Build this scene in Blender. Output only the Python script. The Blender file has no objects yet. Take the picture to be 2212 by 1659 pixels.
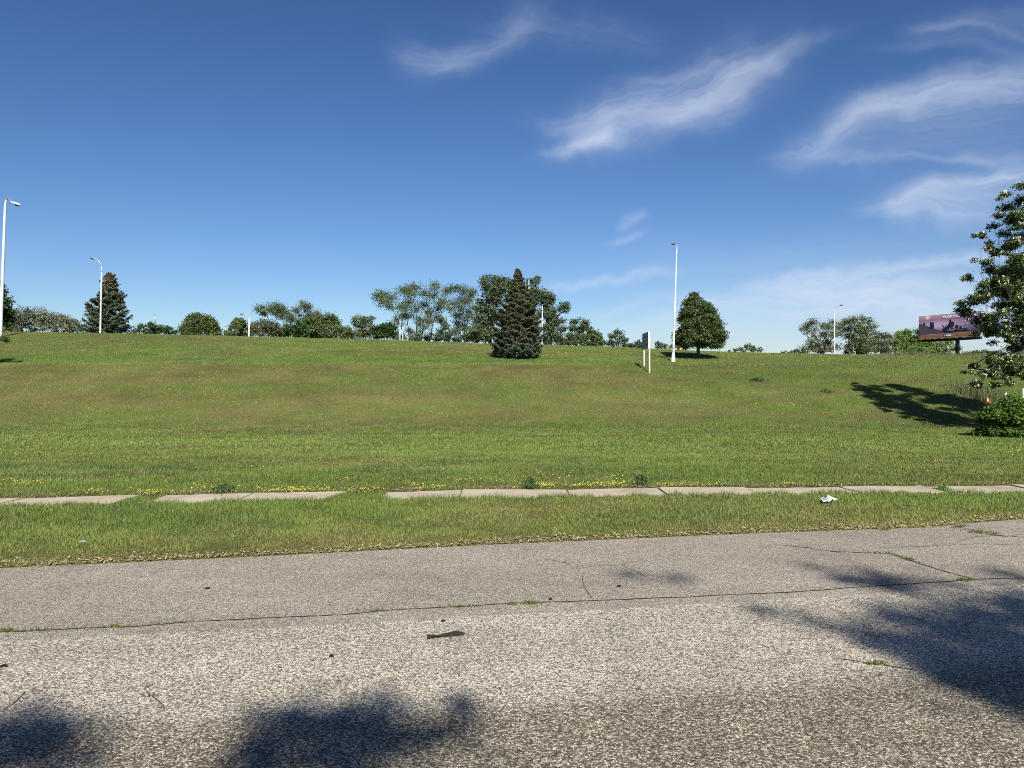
import bpy, bmesh, math, random
import numpy as np
from mathutils import Vector, Matrix

# ------------------------------------------------------------------ camera, sky, sun, exposure
scene = bpy.context.scene
col = scene.collection
F_PX, CX, HY, EYE = 1662.0, 1106.0, 830.0, 1.6      # focal length, centre and horizon of the photograph (2212 px wide), eye height

cam_data = bpy.data.cameras.new('camera')
cam_data.sensor_width = 36.0
cam_data.lens = 36.0 * F_PX / 2212.0
cam_data.clip_start = 0.05
cam_data.clip_end = 12000
cam = bpy.data.objects.new('camera', cam_data)
col.objects.link(cam)
cam.location = (0, 0, EYE)
cam.rotation_euler = (math.radians(90), 0, 0)
scene.camera = cam

SUN_EL = math.radians(37)
TO_SUN = Vector((0.16, -0.987, 0)).normalized() * math.cos(SUN_EL) + Vector((0, 0, math.sin(SUN_EL)))
sun_data = bpy.data.lights.new('sun', 'SUN')
sun_data.energy = 4.9
sun_data.angle = math.radians(0.55)
sun_data.color = (1.0, 0.965, 0.875)
sun = bpy.data.objects.new('sun', sun_data)
col.objects.link(sun)
sun.location = (20, -60, 60)
sun.rotation_euler = TO_SUN.to_track_quat('Z', 'Y').to_euler()

scene.view_settings.view_transform = 'Standard'
scene.view_settings.look = 'None'
scene.view_settings.gamma = 1.0
scene.view_settings.exposure = 0.80
scene.cycles.max_bounces = 5
scene.cycles.use_denoising = False
scene.cycles.pixel_filter_type = 'BLACKMAN_HARRIS'
scene.cycles.filter_width = 1.0
scene.cycles.transparent_max_bounces = 6


class NT:
    """a little expression builder over a node tree"""
    def __init__(self, tree):
        self.t = tree
        self.n = tree.nodes
        self.l = tree.links

    def node(self, typ, **kw):
        nd = self.n.new(typ)
        for k, v in kw.items():
            setattr(nd, k, v)
        return nd

    def put(self, sock, v):
        if isinstance(v, bpy.types.NodeSocket):
            self.l.new(v, sock)
        elif v is not None:
            if hasattr(sock.default_value, '__len__') and not hasattr(v, '__len__'):
                v = (v,) * len(sock.default_value)
            elif hasattr(sock.default_value, '__len__') and len(v) == 3 and len(sock.default_value) == 4:
                v = tuple(v) + (1.0,)
            sock.default_value = v

    def m(self, op, a, b=None, c=None, clamp=False):
        nd = self.node('ShaderNodeMath', operation=op, use_clamp=clamp)
        self.put(nd.inputs[0], a)
        if b is not None:
            self.put(nd.inputs[1], b)
        if c is not None:
            self.put(nd.inputs[2], c)
        return nd.outputs[0]

    def add(self, a, b): return self.m('ADD', a, b)
    def sub(self, a, b): return self.m('SUBTRACT', a, b)
    def mul(self, a, b): return self.m('MULTIPLY', a, b)

    def comb(self, x, y, z):
        nd = self.node('ShaderNodeCombineXYZ')
        for i, v in enumerate((x, y, z)):
            self.put(nd.inputs[i], v)
        return nd.outputs[0]

    def sep(self, v):
        nd = self.node('ShaderNodeSeparateXYZ')
        self.put(nd.inputs[0], v)
        return nd.outputs

    def vm(self, op, a, b=None):
        nd = self.node('ShaderNodeVectorMath', operation=op)
        self.put(nd.inputs[0], a)
        if b is not None:
            self.put(nd.inputs[1], b)
        return nd.outputs[0]

    def noise(self, vec, scale, detail=3, rough=0.5, dist=0.0, color=False):
        nd = self.node('ShaderNodeTexNoise')
        self.put(nd.inputs['Vector'], vec)
        nd.inputs['Scale'].default_value = scale
        nd.inputs['Detail'].default_value = detail
        nd.inputs['Roughness'].default_value = rough
        nd.inputs['Distortion'].default_value = dist
        return nd.outputs['Color' if color else 'Fac']

    def smooth(self, v, a, b, to0=0.0, to1=1.0):
        nd = self.node('ShaderNodeMapRange', interpolation_type='SMOOTHSTEP')
        self.put(nd.inputs[0], v)
        for i, q in enumerate((a, b, to0, to1)):
            nd.inputs[i + 1].default_value = q
        return nd.outputs[0]

    def mix(self, f, a, b, mode='MIX'):
        nd = self.node('ShaderNodeMix', data_type='RGBA', blend_type=mode)
        self.put(nd.inputs[0], f)
        self.put(nd.inputs[6], a)
        self.put(nd.inputs[7], b)
        return nd.outputs[2]

    def ramp(self, f, stops, interp='LINEAR'):
        nd = self.node('ShaderNodeValToRGB')
        cr = nd.color_ramp
        cr.interpolation = interp
        while len(cr.elements) < len(stops):
            cr.elements.new(0.5)
        for e, (p, c) in zip(cr.elements, stops):
            e.position = p
            e.color = tuple(c) + (1,)
        self.put(nd.inputs[0], f)
        return nd.outputs[0]


def az_el(px, py):
    az = math.atan((px - CX) / F_PX)
    return az, math.atan((HY - py) / F_PX * math.cos(az))


world = bpy.data.worlds.new('World')
scene.world = world
world.use_nodes = True
w = NT(world.node_tree)
w.n.clear()
sky = w.node('ShaderNodeTexSky', sky_type='NISHITA')
sky.sun_disc = False
sky.sun_elevation = SUN_EL
sky.sun_rotation = math.atan2(TO_SUN.x, TO_SUN.y)
sky.air_density = 1.0
sky.dust_density = 0.35
sky.ozone_density = 2.2
sky.altitude = 0
SKY_STRENGTH = 0.08
gm = w.node('ShaderNodeGamma')
hs = w.node('ShaderNodeHueSaturation')
w.put(hs.inputs['Color'], sky.outputs[0])
hs.inputs['Saturation'].default_value = 1.12
hs.inputs['Value'].default_value = 1.0
w.put(gm.inputs[0], hs.outputs[0])
gm.inputs[1].default_value = 1.23
blue = w.vm('MULTIPLY', gm.outputs[0], (.382, .402, .466))
tc = w.node('ShaderNodeTexCoord')
dx, dy, dz = w.sep(tc.outputs['Generated'])
az = w.m('ARCTAN2', dx, dy)
el = w.m('ARCTAN2', dz, w.m('SQRT', w.add(w.mul(dx, dx), w.mul(dy, dy))))
ae = w.comb(az, el, 0.0)
wn = w.sep(w.noise(ae, 7.0, 4, 0.55, color=True))
wn2 = w.sep(w.noise(ae, 28.0, 4, 0.6, color=True))
az_w = w.add(az, w.add(w.mul(w.sub(wn[0], 0.5), 0.09), w.mul(w.sub(wn2[0], 0.5), 0.014)))
el_w = w.add(el, w.add(w.mul(w.sub(wn[1], 0.5), 0.075), w.mul(w.sub(wn2[1], 0.5), 0.012)))
# cirrus strokes: (x0, y0, x1, y1, half width, strength, streak contrast), read off as azimuth and elevation
STROKES = [
    (880, 122, 1010, 122, 26, 0.24, .9), (985, 112, 1140, 44, 22, 0.19, .9), (1080, 40, 1390, 66, 22, 0.10, .9),
    (1190, 330, 1330, 288, 14, 0.40, .6), (1240, 302, 1325, 290, 22, 0.42, .3), (1215, 262, 1500, 205, 20, 0.34, .8),
    (1290, 262, 1620, 150, 44, 0.34, .9), (1470, 232, 1660, 136, 18, 0.34, .7), (1560, 160, 1780, 88, 12, 0.12, .7), (1380, 165, 1540, 142, 8, 0.14, .6), (1400, 270, 1580, 215, 22, 0.20, .9),
    (1735, 340, 1900, 240, 19, 0.38, .7), (1850, 262, 2260, 126, 20, 0.44, .7), (1960, 245, 2280, 170, 22, 0.36, .9),
    (1780, 330, 2230, 270, 40, 0.16, .8), (1740, 345, 2110, 352, 7, 0.14, .5),
    (1912, 446, 2260, 362, 17, 0.58, .7), (1930, 448, 2120, 472, 24, 0.42, .8), (2000, 452, 2240, 420, 18, 0.26, .9), (2080, 348, 2240, 332, 10, 0.22, .7),
    (2000, 70, 2240, 30, 20, 0.12, 1.), (2010, 62, 2240, 68, 6, 0.13, .8), (1940, 110, 2230, 100, 10, 0.09, .8),
    (1310, 525, 1372, 512, 8, 0.24, .6), (1330, 488, 1372, 470, 10, 0.22, .7),
    (1195, 628, 1420, 600, 9, 0.32, .5), (1290, 672, 1380, 664, 6, 0.22, .5),
    (1690, 612, 2230, 556, 12, 0.60, .9), (1720, 626, 2280, 622, 14, 0.74, .9), (1480, 652, 1900, 640, 12, 0.56, .9), (1520, 672, 1860, 660, 9, 0.56, .9),
    (1430, 690, 1800, 684, 10, 0.44, .9), (1880, 655, 2280, 676, 15, 0.72, .9), (1900, 690, 2280, 704, 12, 0.60, .9), (1330, 708, 1800, 716, 16, 0.42, .9),
    (1640, 742, 2280, 748, 20, 0.5, .7), (1420, 565, 2200, 535, 36, 0.08, .8), (1500, 650, 2300, 648, 70, 0.14, .5),
]
clear = None
for i, (x0, y0, x1, y1, hw, st, con) in enumerate(STROKES):
    (a0, e0), (a1, e1) = az_el(x0, y0), az_el(x1, y1)
    L = math.hypot(a1 - a0, e1 - e0)
    ca, sa = (a1 - a0) / L, (e1 - e0) / L
    da, de = w.sub(az_w, (a0 + a1) / 2), w.sub(el_w, (e0 + e1) / 2)
    u = w.add(w.mul(da, ca), w.mul(de, sa))
    v = w.sub(w.mul(de, ca), w.mul(da, sa))
    uu, vv = w.mul(u, 1.55 / L), w.mul(v, 1.0 / (hw / F_PX * 1.2))
    q = w.add(w.mul(w.mul(uu, uu), w.mul(uu, uu)), w.mul(vv, vv))
    mask = w.m('EXPONENT', w.mul(q, -1.0))
    fib = w.noise(w.comb(w.mul(u, 9.0), w.mul(v, 84.0), i * 3.7), 1.0, 6, 0.66, 0.5)
    d = w.mul(mask, w.smooth(fib, 0.25, 0.78, st * (1 - con * 0.7), st * 1.05))
    cl = w.m('SUBTRACT', 1.0, d, clamp=True)
    clear = cl if clear is None else w.mul(clear, cl)
front = w.smooth(dy, 0.0, 0.15)
cover = w.mul(w.sub(1.0, clear), front)
CLOUD = (5.1, 5.7, 6.8)
skycol = w.mix(cover, blue, CLOUD)
bg = w.node('ShaderNodeBackground')
w.put(bg.inputs['Color'], skycol)
bg.inputs['Strength'].default_value = SKY_STRENGTH
wo = w.node('ShaderNodeOutputWorld')
w.l.new(bg.outputs[0], wo.inputs[0])

# ------------------------------------------------------------------ helpers
rng = np.random.default_rng(11)
random.seed(5)


def tag(o, label=None, cat=None, group=None, kind=None):
    for k, v in (('label', label), ('category', cat), ('group', group), ('kind', kind)):
        if v:
            o[k] = v
    return o


def empty(name, loc, rz=0.0):
    o = bpy.data.objects.new(name, None)
    col.objects.link(o)
    o.location = loc
    o.rotation_euler = (0, 0, rz)
    return o


def link(name, me, mat=None, parent=None, loc=None):
    o = bpy.data.objects.new(name, me)
    col.objects.link(o)
    if mat:
        me.materials.append(mat)
    if parent:
        o.parent = parent
    if loc is not None:
        o.location = loc
    return o


def np_mesh(name, V, F, smooth=False, attr=None):
    """V (n,3); F (m,k); attr: (n,4) per-vertex colour called mixv"""
    V = np.asarray(V, np.float32)
    F = np.asarray(F, np.int32)
    me = bpy.data.meshes.new(name)
    me.vertices.add(len(V))
    me.vertices.foreach_set('co', V.ravel())
    k = F.shape[1]
    me.loops.add(F.size)
    me.loops.foreach_set('vertex_index', F.ravel())
    me.polygons.add(len(F))
    me.polygons.foreach_set('loop_start', np.arange(0, F.size, k, dtype=np.int32))
    me.polygons.foreach_set('loop_total', np.full(len(F), k, np.int32))
    me.polygons.foreach_set('use_smooth', np.full(len(F), bool(smooth)))
    if attr is not None:
        a = me.attributes.new('mixv', 'FLOAT_COLOR', 'POINT')
        a.data.foreach_set('color', np.asarray(attr, np.float32).ravel())
    me.update()
    me.validate()
    return me


class MB:
    """collects shapes into one mesh"""
    def __init__(self):
        self.v, self.f, self.n = [], [], 0

    def raw(self, V, F):
        self.v.extend([tuple(p) for p in V])
        self.f.extend([tuple(i + self.n for i in q) for q in F])
        self.n += len(V)
        return self

    def tube(self, pts, radii, sides=8, cap=True, twist=0.0):
        P = [Vector(p) for p in pts]
        if not hasattr(radii, '__len__'):
            radii = [radii] * len(P)
        V, Fc = [], []
        ref = None
        for i, p in enumerate(P):
            t = (P[min(i + 1, len(P) - 1)] - P[max(i - 1, 0)]).normalized()
            if ref is None:
                ref = t.orthogonal().normalized()
                if abs(t.z) > .9:
                    ref = Vector((1, 0, 0))
            a = (ref - t * ref.dot(t)).normalized()
            ref = a
            b = t.cross(a)
            for s in range(sides):
                th = 2 * math.pi * s / sides + twist
                V.append(p + (a * math.cos(th) + b * math.sin(th)) * radii[i])
        for i in range(len(P) - 1):
            for s in range(sides):
                q = (s + 1) % sides
                Fc.append((i * sides + s, i * sides + q, (i + 1) * sides + q, (i + 1) * sides + s))
        if cap:
            Fc.append(tuple(range(sides))[::-1])
            Fc.append(tuple((len(P) - 1) * sides + s for s in range(sides)))
        return self.raw(V, Fc)

    def box(self, c, s, rz=0.0, bevel=0.0):
        bm = bmesh.new()
        bmesh.ops.create_cube(bm, size=1.0)
        bmesh.ops.scale(bm, vec=s, verts=bm.verts)
        if bevel:
            bmesh.ops.bevel(bm, geom=list(bm.edges), offset=bevel, segments=2, affect='EDGES')
        bmesh.ops.rotate(bm, matrix=Matrix.Rotation(rz, 3, 'Z'), verts=bm.verts)
        bmesh.ops.translate(bm, vec=c, verts=bm.verts)
        bm.verts.index_update()
        self.raw([v.co.copy() for v in bm.verts], [[v.index for v in f.verts] for f in bm.faces])
        bm.free()
        return self

    def lathe(self, prof, sides=16, c=(0, 0, 0)):
        V, Fc = [], []
        for r, z in prof:
            for s in range(sides):
                th = 2 * math.pi * s / sides
                V.append((c[0] + r * math.cos(th), c[1] + r * math.sin(th), c[2] + z))
        for i in range(len(prof) - 1):
            for s in range(sides):
                q = (s + 1) % sides
                Fc.append((i * sides + s, i * sides + q, (i + 1) * sides + q, (i + 1) * sides + s))
        Fc.append(tuple(range(sides))[::-1])
        Fc.append(tuple((len(prof) - 1) * sides + s for s in range(sides)))
        return self.raw(V, Fc)

    def prism(self, poly, thick):
        """poly: (x, z) outline in the local xz plane; front at y=0 facing -y, back at y=thick"""
        n = len(poly)
        V = [(x, 0, z) for x, z in poly] + [(x, thick, z) for x, z in poly]
        Fc = [tuple(range(n)), tuple(range(2 * n - 1, n - 1, -1))]
        for i in range(n):
            j = (i + 1) % n
            Fc.append((i, i + n, j + n, j))
        return self.raw(V, Fc)

    def build(self, name, mat, parent=None, smooth=False, loc=None):
        me = bpy.data.meshes.new(name)
        me.from_pydata([tuple(p) for p in self.v], [], self.f)
        bm = bmesh.new()
        bm.from_mesh(me)
        bmesh.ops.recalc_face_normals(bm, faces=bm.faces)
        bm.to_mesh(me)
        bm.free()
        if smooth:
            me.polygons.foreach_set('use_smooth', np.ones(len(me.polygons), bool))
            me.set_sharp_from_angle(angle=math.radians(40))
        return link(name, me, mat, parent, loc)


def _hash(ix, iy, seed):
    h = (ix.astype(np.int64) * 374761393 + iy.astype(np.int64) * 668265263 + seed * 144665) & 0x7fffffff
    h = ((h ^ (h >> 13)) * 1274126177) & 0x7fffffff
    return ((h ^ (h >> 16)) & 0xffff) / 65535.0


def vnoise(x, y, seed=0):
    x, y = np.asarray(x, float), np.asarray(y, float)
    ix, iy = np.floor(x), np.floor(y)
    fx, fy = x - ix, y - iy
    fx, fy = fx * fx * (3 - 2 * fx), fy * fy * (3 - 2 * fy)
    a, b = _hash(ix, iy, seed), _hash(ix + 1, iy, seed)
    c, d = _hash(ix, iy + 1, seed), _hash(ix + 1, iy + 1, seed)
    return (a * (1 - fx) + b * fx) * (1 - fy) + (c * (1 - fx) + d * fx) * fy


def fbm(x, y, seed=0, oct=4):
    s, a, t = 0.0, 1.0, 0.0
    for i in range(oct):
        s = s + a * vnoise(np.asarray(x) * 2 ** i + 17.3 * i, np.asarray(y) * 2 ** i + 9.1 * i, seed + i)
        t += a
        a *= 0.55
    return s / t


def sstep(a, b, x):
    t = np.clip((np.asarray(x, float) - a) / (b - a), 0, 1)
    return t * t * (3 - 2 * t)


# ------------------------------------------------------------------ the lie of the land
EDGE_X = np.array([-60, -12, -4.46, -2.38, 0, 2.76, 4.82, 5.07, 6.12, 14, 60])
EDGE_Y = np.array([-5.0, 5.05, 6.70, 7.155, 7.73, 8.30, 8.635, 8.80, 9.16, 11.0, 22])


def road_edge(x):
    return np.interp(x, EDGE_X, EDGE_Y)


def walk_far(x):
    x = np.asarray(x, float)
    xc = np.clip(x, -12, 12)
    return 11.60 + .095 * xc - .004 * xc * xc + (x - xc) * np.where(x < 0, .19, .0)


WALK_W = 0.98
CREST_PX = [-400, 0, 285, 535, 760, 1060, 1300, 1455, 1600, 1800, 2000, 2170, 2600]
CREST_PY = [712, 716, 722, 727, 733, 743, 750, 757, 762, 767, 769, 772, 776]
KN_Y = [-4000, -60, 13, 22, 31, 36, 44, 49.4, 53.2, 60, 70, 78, 95, 200, 800, 6000]


def hat(i, Y):
    u = np.zeros(len(KN_Y))
    u[i] = 1
    return np.interp(Y, KN_Y, u)


def terrain0(X, Y):
    px = CX + F_PX * X / 70.0
    zc = EYE + (HY - np.interp(px, CREST_PX, CREST_PY)) / F_PX * 70.0
    b = 1 - sstep(6.5, 13, X)
    v = {2: 0, 3: -.33, 4: -.42, 5: -.28,
         6: 1.62, 7: 2.92 * b + (2.75) * (1 - b), 8: 3.02 * b + 3.02 * (1 - b), 9: (3.02 * .56 + zc * .44) * b + (3.45 * .6 + zc * .4) * (1 - b),
         10: zc, 11: zc + .12, 12: zc - .5, 13: zc - 1.0, 14: zc - 5, 15: zc - 30}
    z = 0.0
    for i, q in v.items():
        z = z + hat(i, Y) * q
    return z


def terrain(X, Y):
    X, Y = np.asarray(X, float), np.asarray(Y, float)
    z = .25 * terrain0(X, Y - .45) + .5 * terrain0(X, Y) + .25 * terrain0(X, Y + .45)
    amp = sstep(12.6, 18, Y) * (1 - sstep(300, 500, Y))
    z = z + amp * (.10 * (fbm(X / 4.5, Y / 3.5, 3, 3) - .5) + .05 * (fbm(X / .9, Y / .9, 8, 2) - .5))
    d = Y - road_edge(X)
    z = z + np.where(Y < 30, .03 * sstep(-.05, .15, d) - .05 * (1 - sstep(-.25, .0, d)) * sstep(-11.6, -11.2, Y), 0)
    dw = np.abs(Y - (walk_far(X) - WALK_W / 2)) - WALK_W / 2
    z = z - .035 * (1 - sstep(-.06, .02, dw))
    return z


def tz(x, y):
    return float(terrain(np.array([x]), np.array([y]))[0])


def ground_at(px, py):
    """the point of the ground a line of sight meets"""
    Yv = np.concatenate([np.arange(2.2, 20, .01), np.arange(20, 120, .04)])
    X = (px - CX) / F_PX * Yv
    zr = EYE + (HY - py) / F_PX * Yv
    hit = np.nonzero(terrain(X, Yv) >= zr)[0]
    i = hit[0] if len(hit) else len(Yv) - 1
    return Vector((X[i], Yv[i], float(terrain(X[i:i + 1], Yv[i:i + 1])[0])))


def at(px, py, D):
    return Vector(((px - CX) / F_PX * D, D, EYE + (HY - py) / F_PX * D))


def gauss(x, c, s):
    return np.exp(-((x - c) / s) ** 2)


SOIL_SPOTS = [(1640, 826, .9, .5), (1792, 850, .7, .35), (392, 1016, .8, .35), (60, 1030, .9, .3), (210, 1026, .5, .2), (560, 1010, .5, .2)]
SOIL_SPOTS = [(*ground_at(a, b)[:2], c, d) for a, b, c, d in SOIL_SPOTS]


def fields(X, Y):
    """dryness, dark weeds, bare soil over the lawn"""
    n1, n2, n3 = fbm(X / 3.4, Y / 1.5, 21), fbm(X / .6, Y / .4, 31), fbm(X / 9, Y / 4, 41, 3)
    n4 = fbm(X / 1.3, Y / 1.0, 51)
    n5 = fbm(X / 1.1, Y / .7, 57, 3)
    dry = .20 + .06 * np.where(Y < 11.5, 1, 0) + 1.1 * (n1 - .5) + .8 * (n2 - .5) + .6 * (n3 - .5) + .5 * (n5 - .5)
    slope = sstep(32, 38, Y) * (1 - sstep(48.9, 49.5, Y)) * (1 - sstep(2, 15, X))
    dry = dry + slope * (.44 + .45 * (n1 - .45) + .5 * (n5 - .5))
    dry = dry + .45 * gauss(Y, 32.6 + 1.6 * (n3 - .5), 1.0) * (1 - sstep(-2, 10, X)) * sstep(.38, .6, n1) - .05 * gauss(Y, 23, 5)
    dry = dry + sstep(36, 40, Y) * sstep(6, 14, X) * (.10 + .6 * (n1 - .5))
    dry = dry - .75 * sstep(49.3, 49.5, Y) * (1 - sstep(53, 57.5, Y)) * (1 - sstep(5, 11, X))
    dry = dry + .22 * sstep(44, 48.5, Y) * (1 - sstep(49.0, 49.3, Y)) * (1 - sstep(3, 10, X))
    dry = dry + sstep(55, 60, Y) * (.10 + .5 * (n3 - .5)) + .25 * gauss(X, -1, 8) * gauss(Y, 64, 4)
    dry = dry - .5 * gauss(X, -4.8, 3.2) * gauss(Y, 46, 3.4)
    dry = dry + .34 * gauss(X, -2.4, 1.5) * gauss(Y, 8.1, .7) + .25 * gauss(X, 4.8, 1.2) * gauss(Y, 9.2, .5) + .2 * gauss(X, .8, 1.2) * gauss(Y, 9.3, .5)
    d = Y - road_edge(X)
    near = np.where(d > -.3, np.exp(-np.clip(d, 0, 9) / .30), 0)
    dry = dry + .60 * near + .22 * np.where(Y < 11, np.exp(-np.clip(d, 0, 9) / 1.1), 0) * (1 - sstep(-3, 3, X) * .6)
    wf = Y - walk_far(X)
    dry = dry + .45 * np.where(wf > -.1, np.exp(-np.clip(wf, 0, 9) / .22), 0)
    lawn = sstep(12, 13.4, Y) * (1 - sstep(16.5, 21, Y))
    weed = .8 * sstep(.54, .68, n4) * (.4 + .9 * n2) * lawn * (1 - .6 * sstep(-4, 8, X)) + .5 * sstep(.60, .72, n1) * sstep(18, 24, Y) + .35 * sstep(.58, .7, fbm(X / 3, Y / 2.2, 61)) * np.where(Y < 11, 1, 0)
    rim = np.where(wf > -.1, np.exp(-np.clip(wf, 0, 9) / .16), 0) * sstep(.30, .55, fbm(X / .7, Y / .5, 45, 3))
    soil = .8 * rim + .55 * sstep(.62, .74, fbm(X / .8, Y / .5, 71)) * lawn * (1 - sstep(-3, 5, X) * .7)
    for sx, sy, rx, ry in SOIL_SPOTS:
        soil = np.maximum(soil, np.clip(1.5 * np.exp(-((X - sx) / rx) ** 2 - ((Y - sy) / ry) ** 2) * (.4 + n2), 0, 1))
    tone = .5 + .16 * np.where(Y < 11.5, 1, 0) + .12 * gauss(Y, 24, 7) + .12 * gauss(Y, 49.35, .25) * 3 * (1 - sstep(5, 11, X)) + .7 * (fbm(X / 1.4, Y / 1.0, 83) - .5) + .5 * (fbm(X / 6, Y / 3.5, 87, 3) - .5) + .10 * gauss(Y, 23, 6)
    return np.clip(dry, 0, 1), np.clip(weed, 0, 1), np.clip(soil, 0, 1), np.clip(tone, 0, 1)


# ------------------------------------------------------------------ materials
def new_mat(name):
    m = bpy.data.materials.new(name)
    m.use_nodes = True
    t = NT(m.node_tree)
    t.n.clear()
    out = t.node('ShaderNodeOutputMaterial')
    return m, t, out


def principled(t, color, rough=.7, spec=.3, metal=0.0, normal=None):
    p = t.node('ShaderNodeBsdfPrincipled')
    t.put(p.inputs['Base Color'], color)
    t.put(p.inputs['Roughness'], rough)
    p.inputs['Specular IOR Level'].default_value = spec
    p.inputs['Metallic'].default_value = metal
    if normal is not None:
        t.l.new(normal, p.inputs['Normal'])
    return p.outputs[0]


def plain(name, c, rough=.6, var=.15, scale=6.0, spec=.3, metal=0.0, c2=None):
    m, t, out = new_mat(name)
    tcn = t.node('ShaderNodeTexCoord')
    n = t.noise(tcn.outputs['Object'], scale, 5, .6)
    a = tuple(x * (1 - var) for x in c)
    b = tuple(min(1, x * (1 + var)) for x in (c2 or c))
    cc = t.ramp(n, [(.3, a), (.7, b)])
    t.l.new(principled(t, cc, rough, spec, metal), out.inputs[0])
    return m


G_GREEN1, G_GREEN2 = (.086, .134, .024), (.200, .262, .062)
G_DRY1, G_DRY2 = (.090, .086, .028), (.285, .258, .092)
G_WEED1, G_WEED2 = (.045, .080, .030), (.085, .125, .060)


def grass_colour(t, tint):
    at_ = t.node('ShaderNodeAttribute', attribute_name='mixv')
    r, g, b = t.sep(at_.outputs['Vector'])
    green = t.mix(tint, G_GREEN1, G_GREEN2)
    weed = t.mix(tint, G_WEED1, G_WEED2)
    dry = t.mix(tint, G_DRY1, G_DRY2)
    c = t.mix(g, green, weed)
    return c, dry, r, g, b, at_


def mat_ground():
    m, t, out = new_mat('turf')
    tcn = t.node('ShaderNodeTexCoord')
    P = tcn.outputs['Object']
    mp = t.vm('MULTIPLY', P, (1, 1, 0))
    n1 = t.noise(mp, 9, 6, .68)
    n2 = t.noise(t.vm('MULTIPLY', P, (26, 34, 0)), 1, 4, .6)
    tint = t.m('MULTIPLY_ADD', t.add(t.mul(n1, .5), t.mul(n2, .5)), 2.6, -.8, clamp=True)
    ga_ = t.node('ShaderNodeAttribute', attribute_name='mixv')
    tint = t.m('ADD', tint, t.mul(t.sub(ga_.outputs['Alpha'], .5), .9), clamp=True)
    c, dry, r, g, b, _ = grass_colour(t, tint)
    dr = t.m('ADD', r, t.mul(t.sub(n1, .5), 1.1), clamp=True)
    c = t.mix(dr, c, dry)
    c = t.mix(t.m('ADD', b, t.mul(t.sub(n2, .5), .6 ), clamp=True), c, (.17, .115, .075)) if False else t.mix(t.m('MULTIPLY', b, t.smooth(n2, .3, .6), clamp=True), c, (.17, .115, .075))
    bp = t.node('ShaderNodeBump')
    c = t.mix(1.0, c, t.mix(t.smooth(n2, .38, .62), (.40, .40, .40), (.72, .72, .72)), 'MULTIPLY')  # dark thatch, with the shade between blades put into the turf colour
    bp.inputs['Strength'].default_value = .9
    bp.inputs['Distance'].default_value = .06
    t.put(bp.inputs['Height'], t.add(t.mul(n1, .6), t.mul(n2, .6)))
    t.l.new(principled(t, c, .9, .1, normal=bp.outputs[0]), out.inputs[0])
    return m


def mat_blades():
    m, t, out = new_mat('grass_blades')
    a_ = t.node('ShaderNodeAttribute', attribute_name='mixv')
    c, dry, r, g, b, _ = grass_colour(t, a_.outputs['Alpha'])
    c = t.mix(r, c, dry)
    c = t.mix(b, c, (.15, .11, .065))
    tr = t.node('ShaderNodeBsdfTranslucent')
    t.put(tr.inputs[0], c)
    mx = t.node('ShaderNodeMixShader')
    mx.inputs[0].default_value = .25
    t.l.new(principled(t, c, .65, .25), mx.inputs[1])
    t.l.new(tr.outputs[0], mx.inputs[2])
    t.l.new(mx.outputs[0], out.inputs[0])
    return m


def leaf_mat(name, c1, c2, c3=None, trans=.22, rough=.55, spec=.3):
    """two leaf colours over each leaf's own tint, a third over the crown's other tone"""
    m, t, out = new_mat(name)
    a_ = t.node('ShaderNodeAttribute', attribute_name='mixv')
    r, g, b = t.sep(a_.outputs['Vector'])
    c = t.mix(r, c1, c2)
    if c3:
        c = t.mix(g, c, c3)
    tr = t.node('ShaderNodeBsdfTranslucent')
    t.put(tr.inputs[0], c)
    mx = t.node('ShaderNodeMixShader')
    mx.inputs[0].default_value = trans
    t.l.new(principled(t, c, rough, spec), mx.inputs[1])
    t.l.new(tr.outputs[0], mx.inputs[2])
    t.l.new(mx.outputs[0], out.inputs[0])
    return m


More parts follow.
